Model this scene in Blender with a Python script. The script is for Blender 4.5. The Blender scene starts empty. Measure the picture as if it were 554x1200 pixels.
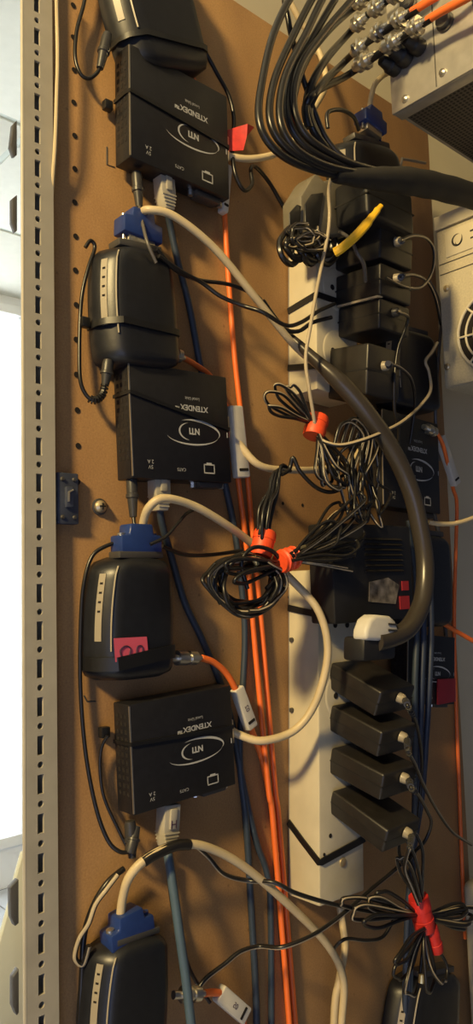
import bpy, bmesh, math, random
from mathutils import Vector, Matrix
random.seed(7)
scene = bpy.context.scene
COL = scene.collection
PI = math.pi

# ------------------------------------------------------------------ camera
# World axes: X runs along the equipment board (to the right), Y goes into the board
# (its front is Y = 0), Z is up.  The camera stands 0.36 m in front of the board,
# looking along it to the right.
F, CX, CY = 905.0, 277.0, 600.0
_up = Vector((-277.0, 9440.0, -F)).normalized()
_vy = -(999.0 * _up.x - F * _up.z) / _up.y
_u = Vector((999.0, _vy, -F)).normalized()
_w = _up.cross(_u)
ROT = Matrix((_u, _w, _up))                 # camera -> world
CAM = Vector((0.0, -0.36, 0.0))
cam_data = bpy.data.cameras.new('camera')
cam_data.sensor_fit = 'VERTICAL'
cam_data.sensor_height = 24.0
cam_data.lens = 24.0 * F / 1200.0
cam_data.clip_start = 0.01
camera = bpy.data.objects.new('camera', cam_data)
COL.objects.link(camera)
camera.matrix_world = Matrix.Translation(CAM) @ ROT.to_4x4()
scene.camera = camera

# ------------------------------------------------------------------ light
world = bpy.data.worlds.new('world'); scene.world = world
world.use_nodes = True
bg = world.node_tree.nodes['Background']
bg.inputs[0].default_value = (0.72, 0.78, 1.0, 1)
bg.inputs[1].default_value = 0.06
def area_light(name, loc, target, size, sizey, power, color):
    d = bpy.data.lights.new(name, 'AREA'); d.shape = 'RECTANGLE'
    d.size = size; d.size_y = sizey; d.energy = power; d.color = color
    o = bpy.data.objects.new(name, d); COL.objects.link(o)
    o.location = loc
    o.rotation_euler = (Vector(target) - Vector(loc)).to_track_quat('-Z', 'Y').to_euler()
    return o
area_light('ceiling_lamp_light', (-0.95, -0.46, 0.82), (0.42, 0.0, 0.10), 0.14, 0.14, 35.0, (1.0, 0.74, 0.33))
area_light('added_cool_fill', (-0.75, -1.05, -0.45), (0.2, 0.0, -0.12), 0.8, 1.1, 4.4, (0.48, 0.60, 1.0))  # added cool fill from behind the camera; no window stands there
area_light('room_daylight', (-1.0, 2.2, 0.6), (-1.0, 2.6, 0.0), 1.2, 1.2, 20.0, (1.0, 0.98, 0.92))
scene.view_settings.view_transform = 'Standard'
scene.view_settings.look = 'None'
scene.view_settings.exposure = 0.0
scene.view_settings.gamma = 1.0
scene.view_settings.use_curve_mapping = False

# ------------------------------------------------------------------ placing helpers
def ray(px, py): return ROT @ Vector((px - CX, CY - py, -F))
def P(px, py, Y=0.0):
    d = ray(px, py); return CAM + d * ((Y - CAM.y) / d.y)
def PX(px, py, X):
    d = ray(px, py); return CAM + d * ((X - CAM.x) / d.x)
def PZ(px, py, Z):
    d = ray(px, py); return CAM + d * ((Z - CAM.z) / d.z)
def path(pts):                               # points with depth in mm in front of the board
    return [P(a, b, -c / 1000.0) for a, b, c in pts]
def smooth(pts, n=8):
    out = []
    m = len(pts)
    for i in range(m - 1):
        p0 = pts[max(i - 1, 0)]; p1 = pts[i]; p2 = pts[i + 1]; p3 = pts[min(i + 2, m - 1)]
        for k in range(n):
            t = k / n
            out.append(0.5 * ((2 * p1) + (p2 - p0) * t + (2 * p0 - 5 * p1 + 4 * p2 - p3) * t * t
                              + (3 * p1 - p0 - 3 * p2 + p3) * t ** 3))
    out.append(pts[-1].copy())
    return out

# ------------------------------------------------------------------ materials
MATS = {}
def mat(name, col, rough=0.5, metal=0.0, noise=0.0, nscale=40.0, bump=0.0, col2=None, spec=0.5, emit=0.0):
    m = bpy.data.materials.new(name); m.use_nodes = True
    nt = m.node_tree; b = nt.nodes['Principled BSDF']
    b.inputs['Roughness'].default_value = rough
    b.inputs['Metallic'].default_value = metal
    b.inputs['Specular IOR Level'].default_value = spec
    b.inputs['Base Color'].default_value = (*col, 1)
    if emit:
        b.inputs['Emission Color'].default_value = (*col, 1)
        b.inputs['Emission Strength'].default_value = emit
    if noise or bump:
        tc = nt.nodes.new('ShaderNodeTexCoord')
        nz = nt.nodes.new('ShaderNodeTexNoise'); nz.inputs['Scale'].default_value = nscale
        nz.inputs['Detail'].default_value = 6
        nt.links.new(tc.outputs['Object'], nz.inputs['Vector'])
        if noise:
            rp = nt.nodes.new('ShaderNodeValToRGB')
            c2 = col2 or tuple(max(0, c * (1 - noise)) for c in col)
            c1 = tuple(min(1, c * (1 + noise * 0.5)) for c in col)
            rp.color_ramp.elements[0].position = 0.3; rp.color_ramp.elements[1].position = 0.7
            rp.color_ramp.elements[0].color = (*c2, 1); rp.color_ramp.elements[1].color = (*c1, 1)
            nt.links.new(nz.outputs['Fac'], rp.inputs['Fac'])
            nt.links.new(rp.outputs['Color'], b.inputs['Base Color'])
        if bump:
            bp = nt.nodes.new('ShaderNodeBump'); bp.inputs['Strength'].default_value = bump
            bp.inputs['Distance'].default_value = 0.001
            nt.links.new(nz.outputs['Fac'], bp.inputs['Height'])
            nt.links.new(bp.outputs['Normal'], b.inputs['Normal'])
    MATS[name] = m
    return m

def wood_material():
    m = bpy.data.materials.new('board_wood'); m.use_nodes = True
    nt = m.node_tree; b = nt.nodes['Principled BSDF']; L = nt.links.new
    b.inputs['Roughness'].default_value = 0.55
    tc = nt.nodes.new('ShaderNodeTexCoord')
    mp = nt.nodes.new('ShaderNodeMapping'); mp.inputs['Scale'].default_value = (18, 18, 9)
    L(tc.outputs['Object'], mp.inputs['Vector'])
    n1 = nt.nodes.new('ShaderNodeTexNoise'); n1.inputs['Scale'].default_value = 1.0
    n1.inputs['Detail'].default_value = 5
    L(mp.outputs['Vector'], n1.inputs['Vector'])
    r1 = nt.nodes.new('ShaderNodeValToRGB')
    r1.color_ramp.elements[0].position = 0.30; r1.color_ramp.elements[0].color = (0.26, 0.138, 0.056, 1)
    r1.color_ramp.elements[1].position = 0.72; r1.color_ramp.elements[1].color = (0.40, 0.23, 0.09, 1)
    L(n1.outputs['Fac'], r1.inputs['Fac'])
    n2 = nt.nodes.new('ShaderNodeTexNoise'); n2.inputs['Scale'].default_value = 900
    n2.inputs['Detail'].default_value = 3
    L(tc.outputs['Object'], n2.inputs['Vector'])
    mx = nt.nodes.new('ShaderNodeMix'); mx.data_type = 'RGBA'; mx.blend_type = 'OVERLAY'
    mx.inputs['Factor'].default_value = 0.35
    L(r1.outputs['Color'], mx.inputs[6]); L(n2.outputs['Fac'], mx.inputs[7])
    # dark specks
    v = nt.nodes.new('ShaderNodeTexVoronoi'); v.inputs['Scale'].default_value = 55
    L(tc.outputs['Object'], v.inputs['Vector'])
    cr = nt.nodes.new('ShaderNodeValToRGB')
    cr.color_ramp.elements[0].position = 0.03; cr.color_ramp.elements[0].color = (0.45, 0.45, 0.45, 1)
    cr.color_ramp.elements[1].position = 0.07; cr.color_ramp.elements[1].color = (1, 1, 1, 1)
    L(v.outputs['Distance'], cr.inputs['Fac'])
    m2 = nt.nodes.new('ShaderNodeMix'); m2.data_type = 'RGBA'; m2.blend_type = 'MULTIPLY'
    m2.inputs['Factor'].default_value = 0.6
    L(mx.outputs[2], m2.inputs[6]); L(cr.outputs['Color'], m2.inputs[7])
    L(m2.outputs[2], b.inputs['Base Color'])
    bp = nt.nodes.new('ShaderNodeBump'); bp.inputs['Strength'].default_value = 0.15
    bp.inputs['Distance'].default_value = 0.0005
    L(n2.outputs['Fac'], bp.inputs['Height']); L(bp.outputs['Normal'], b.inputs['Normal'])
    MATS['wood'] = m
wood_material()

def mesh_sheet_material():
    m = bpy.data.materials.new('perforated_sheet'); m.use_nodes = True
    nt = m.node_tree; b = nt.nodes['Principled BSDF']; L = nt.links.new
    b.inputs['Roughness'].default_value = 0.6; b.inputs['Metallic'].default_value = 0.3
    tc = nt.nodes.new('ShaderNodeTexCoord')
    v = nt.nodes.new('ShaderNodeTexVoronoi'); v.inputs['Scale'].default_value = 330
    v.inputs['Randomness'].default_value = 0.0
    L(tc.outputs['Object'], v.inputs['Vector'])
    r = nt.nodes.new('ShaderNodeValToRGB')
    r.color_ramp.elements[0].position = 0.30; r.color_ramp.elements[0].color = (0.006, 0.006, 0.006, 1)
    r.color_ramp.elements[1].position = 0.38; r.color_ramp.elements[1].color = (0.10, 0.085, 0.07, 1)
    L(v.outputs['Distance'], r.inputs['Fac']); L(r.outputs['Color'], b.inputs['Base Color'])
    MATS['perforated'] = m
mesh_sheet_material()

mat('post', (0.40, 0.37, 0.30), 0.45, 0.0, 0.10, 60)
mat('dark_metal', (0.10, 0.095, 0.09), 0.5, 0.6)
mat('box_black', (0.010, 0.010, 0.013), 0.42, 0.0, 0.25, 300, 0.05)
mat('plastic_black', (0.012, 0.012, 0.014), 0.45, 0, 0.2, 120)
mat('modem_black', (0.011, 0.012, 0.016), 0.38, 0, 0.2, 200, 0.06)
mat('adapter_black', (0.017, 0.015, 0.014), 0.40, 0, 0.25, 150, 0.05)
mat('print', (0.46, 0.46, 0.44), 0.6)
mat('print_yellow', (0.55, 0.55, 0.25), 0.6)
mat('vga_blue', (0.016, 0.040, 0.17), 0.40, 0, 0.15, 100)
mat('cream_cable', (0.56, 0.45, 0.27), 0.45, 0, 0.12, 60)
mat('orange_cable', (0.85, 0.17, 0.03), 0.45, 0, 0.12, 60)
mat('blue_cable', (0.028, 0.042, 0.065), 0.5, 0, 0.1, 60)
mat('navy_cable', (0.02, 0.03, 0.06), 0.5)
mat('teal_cable', (0.065, 0.105, 0.145), 0.5, 0, 0.1, 60)
mat('black_cable', (0.012, 0.011, 0.011), 0.32)
mat('brown_cable', (0.035, 0.022, 0.018), 0.35)
mat('grey_cable', (0.10, 0.09, 0.08), 0.35)
mat('stripe', (0.40, 0.33, 0.22), 0.5)
mat('boot_white', (0.40, 0.37, 0.30), 0.45, 0, 0.1, 100)
mat('label_white', (0.60, 0.57, 0.50), 0.5, 0, 0.08, 90)
mat('steel', (0.60, 0.57, 0.50), 0.28, 0.9)
mat('gold', (0.75, 0.62, 0.30), 0.3, 0.8)
mat('grey_relief', (0.035, 0.034, 0.034), 0.4)
mat('tape_orange', (0.86, 0.085, 0.02), 0.5, 0, 0.15, 200)
mat('tape_red', (0.55, 0.025, 0.02), 0.5, 0, 0.2, 200)
mat('sticker_pink', (0.62, 0.09, 0.15), 0.6)
mat('ink', (0.06, 0.02, 0.05), 0.6)
mat('led_panel', (0.30, 0.26, 0.19), 0.4)
mat('duct', (0.56, 0.50, 0.36), 0.5, 0, 0.10, 50)
mat('strap', (0.008, 0.008, 0.009), 0.4)
mat('yellow', (0.85, 0.50, 0.02), 0.45)
mat('aluminium', (0.56, 0.53, 0.46), 0.42, 0.55, 0.15, 90)
mat('case_beige', (0.56, 0.50, 0.36), 0.5, 0.0, 0.14, 700, 0.1)
mat('case_plate', (0.60, 0.54, 0.40), 0.5, 0.0)
mat('wall_cream', (0.58, 0.52, 0.38), 0.75, 0, 0.06, 12)
mat('wall_white', (0.84, 0.86, 0.88), 0.8, 0, 0.03, 5)
mat('ceiling_tile', (0.78, 0.77, 0.68), 0.85, 0, 0.04, 30)
mat('ceiling_bar', (0.62, 0.66, 0.60), 0.7)
mat('floor_tile', (0.55, 0.58, 0.62), 0.5, 0, 0.08, 20)
mat('floor_grout', (0.22, 0.21, 0.20), 0.8)
mat('panel_sage', (0.50, 0.53, 0.45), 0.6, 0, 0.06, 30)
mat('door_white', (0.80, 0.80, 0.78), 0.5)
mat('sky_glow', (0.88, 0.95, 1.0), 0.5, emit=3.0)
mat('lamp_glow', (1.0, 0.78, 0.46), 0.5, emit=4.0)
mat('bracket_blue', (0.055, 0.065, 0.10), 0.5, 0.2, 0.3, 90)
mat('brass', (0.55, 0.45, 0.28), 0.35, 0.7)
mat('grey_adapter', (0.17, 0.15, 0.11), 0.5, 0, 0.2, 90)
mat('foil', (0.30, 0.26, 0.22), 0.35, 0.4, 0.8, 160, 0.4)
mat('sheath', (0.010, 0.009, 0.008), 0.7)
mat('hole', (0.008, 0.005, 0.004), 0.9)
mat('red_tag', (0.30, 0.02, 0.03), 0.5)
mat('lead_brown', (0.040, 0.033, 0.026), 0.30)

# ------------------------------------------------------------------ mesh builder
class MB:
    def __init__(s): s.v = []; s.f = []; s.m = []
    def add(s, vs, fs, mi=0):
        o = len(s.v); s.v += [Vector(q) for q in vs]
        for q in fs: s.f.append([o + k for k in q]); s.m.append(mi)
        return s
    def box(s, a, b, mi=0):
        x0, y0, z0 = a; x1, y1, z1 = b
        return s.add([(x0,y0,z0),(x1,y0,z0),(x1,y1,z0),(x0,y1,z0),(x0,y0,z1),(x1,y0,z1),(x1,y1,z1),(x0,y1,z1)],
                     [(3,2,1,0),(4,5,6,7),(0,1,5,4),(1,2,6,5),(2,3,7,6),(3,0,4,7)], mi)
    def prism(s, outline, y0, y1, mi=0):           # outline in XZ, extruded along Y
        n = len(outline)
        vs = [(x, y0, z) for x, z in outline] + [(x, y1, z) for x, z in outline]
        fs = [tuple(range(n)), tuple(range(2*n - 1, n - 1, -1))]
        fs += [(i, n + i, n + (i + 1) % n, (i + 1) % n) for i in range(n)]
        return s.add(vs, fs, mi)
    def tube(s, pts, r, n=8, mi=0, stripe=None, flat=1.0, caps=True):
        """sweep; r is a number or a list; stripe = face columns that get material 1"""
        m = len(pts)
        rs = r if isinstance(r, (list, tuple)) else [r] * m
        t = [(pts[min(i + 1, m - 1)] - pts[max(i - 1, 0)]).normalized() for i in range(m)]
        ref = Vector((0, -1, 0))
        if abs(t[0].dot(ref)) > 0.9: ref = Vector((0, 0, 1))
        a = (ref - t[0] * ref.dot(t[0])).normalized()
        vs = []
        for i in range(m):
            a = a - t[i] * a.dot(t[i])
            a = a.normalized() if a.length > 1e-6 else t[i].orthogonal().normalized()
            b = t[i].cross(a)
            for k in range(n):
                an = 2 * PI * k / n
                vs.append(pts[i] + (a * math.cos(an) + b * math.sin(an) * flat) * rs[i])
        o = len(s.v); s.v += vs
        for i in range(m - 1):
            for k in range(n):
                s.f.append([o + i*n + k, o + i*n + (k+1) % n, o + (i+1)*n + (k+1) % n, o + (i+1)*n + k])
                s.m.append(1 if stripe and k in stripe else mi)
        if caps:
            s.f.append([o + k for k in range(n - 1, -1, -1)]); s.m.append(mi)
            s.f.append([o + (m-1)*n + k for k in range(n)]); s.m.append(mi)
        return s
    def rod(s, a, b, r, n=12, mi=0): return s.tube([Vector(a), Vector(b)], r, n, mi)
    def lathe(s, a, b, prof, n=14, mi=0):          # prof: (fraction along a-b, radius)
        a = Vector(a); b = Vector(b)
        pts = [a + (b - a) * f for f, _ in prof]
        # guard equal positions
        for i in range(1, len(pts)):
            if (pts[i] - pts[i-1]).length < 1e-6: pts[i] = pts[i] + (b - a).normalized() * 2e-5
        return s.tube_fixed(pts, [q for _, q in prof], (b - a).normalized(), n, mi)
    def tube_fixed(s, pts, rs, t, n, mi):
        a = t.orthogonal().normalized(); b = t.cross(a)
        o = len(s.v); m = len(pts)
        for i in range(m):
            for k in range(n):
                an = 2 * PI * (k + 0.5) / n
                s.v.append(pts[i] + (a * math.cos(an) + b * math.sin(an)) * rs[i])
        for i in range(m - 1):
            for k in range(n):
                s.f.append([o + i*n + k, o + i*n + (k+1) % n, o + (i+1)*n + (k+1) % n, o + (i+1)*n + k]); s.m.append(mi)
        s.f.append([o + k for k in range(n - 1, -1, -1)]); s.m.append(mi)
        s.f.append([o + (m-1)*n + k for k in range(n)]); s.m.append(mi)
        return s
    def ribbon(s, pts, wdir, w, t, mi=0):
        m = len(pts); wd = Vector(wdir).normalized()
        vs = []
        for i in range(m):
            tg = (pts[min(i+1, m-1)] - pts[max(i-1, 0)]).normalized()
            nn = tg.cross(wd).normalized()
            wv = nn.cross(tg).normalized()
            for sx, sy in ((-1,-1),(1,-1),(1,1),(-1,1)):
                vs.append(pts[i] + wv * (w/2*sx) + nn * (t/2*sy))
        o = len(s.v); s.v += vs
        for i in range(m-1):
            for k in range(4):
                s.f.append([o+i*4+k, o+i*4+(k+1)%4, o+(i+1)*4+(k+1)%4, o+(i+1)*4+k]); s.m.append(mi)
        s.f.append([o+3,o+2,o+1,o]); s.m.append(mi)
        e = o+(m-1)*4; s.f.append([e,e+1,e+2,e+3]); s.m.append(mi)
        return s
    def xf(s, M):
        s.v = [M @ q for q in s.v]; return s

def lk(o, parent=None):
    COL.objects.link(o)
    if parent is not None: o.parent = parent
    return o
def rootloc(o):
    l = Vector((0,0,0))
    while o is not None:
        l = l + o.location; o = o.parent
    return l
def build(name, mb, mats, parent=None, bevel=0.0, seg=2, smooth_on=True, world=False, origin=None, angle=35):
    """one mesh object; world=True: vertices are in world space and get moved under the parent's location"""
    if isinstance(mats, str): mats = [mats]
    vs = mb.v
    off = Vector((0,0,0))
    if world and parent is not None: off = rootloc(parent)
    if origin is not None: off = off + Vector(origin)
    me = bpy.data.meshes.new(name)
    me.from_pydata([tuple(q - off) for q in vs], [], mb.f)
    for k in mats: me.materials.append(MATS[k])
    me.polygons.foreach_set('material_index', mb.m)
    bm = bmesh.new(); bm.from_mesh(me)
    bmesh.ops.recalc_face_normals(bm, faces=bm.faces)
    if bevel:
        es = [e for e in bm.edges if len(e.link_faces) == 2 and e.calc_face_angle(0) > math.radians(40)]
        bmesh.ops.bevel(bm, geom=es, offset=bevel, segments=seg, profile=0.5, affect='EDGES', clamp_overlap=True)
    bm.to_mesh(me); bm.free()
    if smooth_on:
        try: me.set_sharp_from_angle(angle=math.radians(angle))
        except Exception: pass
        me.polygons.foreach_set('use_smooth', [True] * len(me.polygons))
    o = bpy.data.objects.new(name, me)
    if origin is not None: o.location = Vector(origin)
    lk(o, parent)
    return o
def tag(o, label, cat, group=None):
    o['label'] = label; o['category'] = cat
    if group: o['group'] = group
    return o
def struct(o): o['kind'] = 'structure'; return o
def thing(name, label, cat, loc=(0,0,0), group=None, rot=(0,0,0), scale=(1,1,1)):
    o = bpy.data.objects.new(name, None); o.empty_display_size = 0.01
    o.location = loc; o.rotation_euler = rot; o.scale = scale
    COL.objects.link(o); tag(o, label, cat, group)
    return o
def copy_tree(o, parent=None):
    c = o.copy(); lk(c)
    c.parent = parent
    for ch in list(o.children): copy_tree(ch, c)
    return c
_font = {}
def text_mb(s, size, cx, cz, y, upside=True, spacing=1.0, bold=0.0):
    """flat lettering on a plane facing -Y; centred on (cx, cz)"""
    cu = bpy.data.curves.new('lettering', 'FONT'); cu.body = s; cu.size = size
    cu.align_x = 'CENTER'; cu.align_y = 'CENTER'; cu.space_character = spacing
    cu.offset = bold; cu.resolution_u = 3
    ob = bpy.data.objects.new('lettering', cu); COL.objects.link(ob)
    dg = bpy.context.evaluated_depsgraph_get(); dg.update()
    me = bpy.data.meshes.new_from_object(ob.evaluated_get(dg))
    vs = [q.co.copy() for q in me.vertices]; fs = [tuple(p.vertices) for p in me.polygons]
    bpy.data.objects.remove(ob); bpy.data.curves.remove(cu); bpy.data.meshes.remove(me)
    k = -1 if upside else 1
    mb = MB(); mb.add([(cx + k*q.x, y, cz + k*q.y) for q in vs], fs)
    return mb
def rrect(x0, x1, z0, z1, r, n=5):
    out = []
    for cx, cz, a0 in ((x1-r, z1-r, 0), (x0+r, z1-r, 90), (x0+r, z0+r, 180), (x1-r, z0+r, 270)):
        for i in range(n+1):
            a = math.radians(a0 + 90*i/n); out.append((cx + r*math.cos(a), cz + r*math.sin(a)))
    return out

# ================================================================== THE SETTING
# the equipment board
XB0, XB1, ZB0, ZB1 = 0.1995, 0.572, -0.62, 0.401
mb = MB().box((XB0, 0, ZB0), (XB1, 0.012, ZB1))
board = build('equipment_board', mb, 'wood', bevel=0.0008)
tag(board, 'tall brown wooden board carrying all the boxes and cables', 'board')
# peg holes punched in a column near the post (recessed dark cups)
hole_me = None
k = 0
z = 0.3317
while z > 0.055:
    h = MB().lathe((0,-0.0003,0), (0,0.0002,0), [(0,0.0017),(1,0.0011)], 10)
    if hole_me is None:
        o = build('peg_hole', h, 'hole', board); hole_me = o.data
    else:
        o = bpy.data.objects.new('peg_hole', hole_me); lk(o, board)
    o.location = (0.2140 + random.uniform(-.0004,.0004), 0, z); z -= 0.01955
for a, b in ((138,-2),(124,126),(354,592),(359,560),(331,590),(338,700)):
    o = bpy.data.objects.new('peg_hole', hole_me); lk(o, board); o.location = P(a, b)
    o.scale = (0.7, 1, 0.7)
# scratch / staple on the board
stp = MB().tube([P(125,172), P(125,193), P(134,196)], 0.0004, 6)
build('staple', stp, 'dark_metal', board)
stp = MB().tube([P(98,815), P(102,822), P(112,822)], 0.0004, 6)
build('staple', stp, 'dark_metal', board)

# cream wall behind the board
wl = struct(build('wall_back', MB().box((0.30, 0.05, -1.15), (2.4, 0.09, 1.25)), 'wall_cream'))
# room beyond, on the left
struct(build('wall_far', MB().box((-2.4, 2.6, -1.15), (2.4, 2.66, 1.25)), 'wall_white'))
struct(build('wall_side', MB().box((2.3, 0.09, -1.15), (2.4, 2.6, 1.25)), 'wall_white'))
floor = struct(build('floor', MB().box((-2.4, -2.2, -1.20), (2.4, 2.6, -1.155)), 'floor_grout'))
ft = None
for i in range(-4, 4):
    for j in range(-1, 6):
        if ft is None:
            ft = build('floor_tile', MB().box((-.247,-.247,0),(.247,.247,.006)), 'floor_tile', floor, bevel=.002)
            o = ft
        else:
            o = bpy.data.objects.new('floor_tile', ft.data); lk(o, floor)
        o.location = (0.08 + i*0.5, -0.15 + j*0.5, -1.156)
ceil = struct(build('ceiling', MB().box((-2.4, -2.2, 1.25), (2.4, 2.6, 1.30)), 'ceiling_bar'))
ct = None
for i in range(-4, 4):
    for j in range(-3, 5):
        if ct is None:
            ct = build('ceiling_tile', MB().box((-.29,-.29,-.006),(.29,.29,0)), 'ceiling_tile', ceil, bevel=.002)
            o = ct
        else:
            o = bpy.data.objects.new('ceiling_tile', ct.data); lk(o, ceil)
        o.location = (0.05 + i*0.6, -0.05 + j*0.6, 1.2505)
# ceiling beam seen at the top of the gap
struct(build('trim_1', MB().box((-2.4, 0.95, 1.10), (0.60, 1.20, 1.245)), 'wall_white', bevel=.004))
# window on the far wall
win = struct(build('window_1', MB().box((-0.9, 2.57, -0.95), (-0.86, 2.60, 1.16)).box((1.50, 2.57, -0.95), (1.54, 2.60, 1.16))
      .box((-0.9, 2.57, 1.16), (1.54, 2.60, 1.20)).box((-0.9, 2.57, -0.99), (1.54, 2.60, -0.95)), 'door_white', bevel=.003))
for i in range(3):
    x0 = -0.86 + i*0.79
    build('pane', MB().box((x0, 2.585, -0.95), (x0 + 0.75, 2.592, 1.16)), 'sky_glow', win)
    if i: build('mullion', MB().box((x0 - 0.04, 2.57, -0.95), (x0, 2.60, 1.16)), 'door_white', win, bevel=.003)
# ceiling lamp fixture (out of view, above and in front of the board)
lampo = thing('ceiling_lamp', 'square pendant lamp hanging above the board', 'lamp', (-0.95, -0.46, 0.90))
build('housing', MB().box((-.10,-.10,.0),(.10,.10,.05)), 'door_white', lampo, bevel=.004)
build('stem', MB().rod((0,0,.05),(0,0,.350),.006), 'door_white', lampo)

# sage cabinet sheet low on the left, behind the post
pts = [P(27, 985, -0.0), P(27, 1002, 0.0), P(19, 1030, 0.0), P(16, 1048, 0.0), P(0, 1104, 0.0), P(-40, 1240, 0), P(40, 1240, 0), P(40, 985, 0)]
YS = 0.05
outl = [(P(a, b, YS).x, P(a, b, YS).z) for a, b in ((50,985),(27,1000),(19,1029),(15,1050),(0,1104),(-30,1230),(50,1230))]
tag(build('cabinet_sheet', MB().prism(outl, YS, YS + 0.004), 'panel_sage', bevel=.0006),
    'pale sage metal sheet with slanted edge, low behind the slotted post', 'cabinet panel')

# ------------------------------------------------------------------ slotted post
post = thing('slotted_post', 'cream steel upright with a row of slots and round holes', 'post', (0.1800, -0.005, -0.60))
mb = MB()
W = 0.0174; S = 0.01861
xa, xb = 0.0065, 0.0099
z0 = -0.60
hz0 = P(45, 26, -0.005).z                       # one hole centre
k0 = math.ceil((hz0 + 0.58) / S); base = hz0 - k0*S + 0.60
N = 56
ztop = base + N*S
mb.add([(0,0,0),(xa,0,0),(xa,0,ztop),(0,0,ztop)], [(0,1,2,3)])
mb.add([(xb,0,0),(W,0,0),(W,0,ztop),(xb,0,ztop)], [(0,1,2,3)])
cm = (xa + xb)/2; hw = (xb - xa)/2
def rect(x0,x1,a,b): mb.add([(x0,0,a),(x1,0,a),(x1,0,b),(x0,0,b)], [(0,1,2,3)])
rect(xa, xb, 0, base - hw)
for i in range(N):
    c = base + i*S
    # square cell with round hole
    n = 12; ring = []; sq = []
    for q in range(n):
        an = 2*PI*(q + .5)/n; ca, sa = math.cos(an), math.sin(an)
        ring.append((cm + .00160*ca, 0, c + .00160*sa))
        m_ = max(abs(ca), abs(sa)); sq.append((cm + hw*ca/m_, 0, c + hw*sa/m_))
    mb.add(ring + sq, [(q, (q+1) % n, n + (q+1) % n, n + q) for q in range(n)])
    for sx in (-1, 1):
        for sz in (-1, 1):
            pass
    zs0 = c + S/2 - .0046; zs1 = c + S/2 + .0046
    rect(xa, xb, c + hw, zs0)
    if i < N-1: rect(xa, xb, zs1, c + S - hw)
plate = build('slotted_face', mb, 'post', post, smooth_on=False)
sm = plate.modifiers.new('thickness', 'SOLIDIFY'); sm.thickness = 0.0016; sm.offset = 0
build('side_flange', MB().box((W - .0016, 0, 0), (W, 0.030, ztop)), 'post', post)
build('added_slot_blocker', MB().box((xa-.0006,.0008,0),(xa,.0085,ztop)).box((xa-.0006,.0078,0),(W,.0085,ztop)), 'post', post)  # added behind the slots to block light and keep them dark
build('front_lip', MB().rod((0.0002, .0002, 0), (0.0002, .0002, ztop), .0011, 10), 'post', post)
for a, b, c_, d, e in ((21,140,18,172,0),(20,228,20,262,0),(18,1044,19,1086,0),(21,1150,21,1192,1)):
    p0 = P(a, b, .004) - Vector((0.1800,-.005,-.6)); p1 = P(c_, d, .004) - Vector((0.1800,-.005,-.6))
    xr = .004
    o_ = [(p0.x, p0.z), (xr, p0.z + .003), (xr, p1.z - .001), (p1.x + .002, p1.z - .002), (p1.x, p1.z + .003)]
    build('hook', MB().prism(o_, .014, .018), 'dark_metal', post, bevel=.0004)
mb = MB().ribbon([P(64,-20,.004), P(65.5,60,.004), P(65,120,.004), P(63.5,180,.005), P(62,260,.008)], (1,0,0), .0016, .001)
tag(build('edge_strip', MB().tube(smooth(path([(65.5,-30,9),(67.5,60,9),(66.5,110,9),(64.5,170,8),(60.5,230,4),(57,300,0)])), .0011, 8), 'cream_cable'),
    'thin tan cable hugging the right edge of the slotted post', 'cable')

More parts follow.
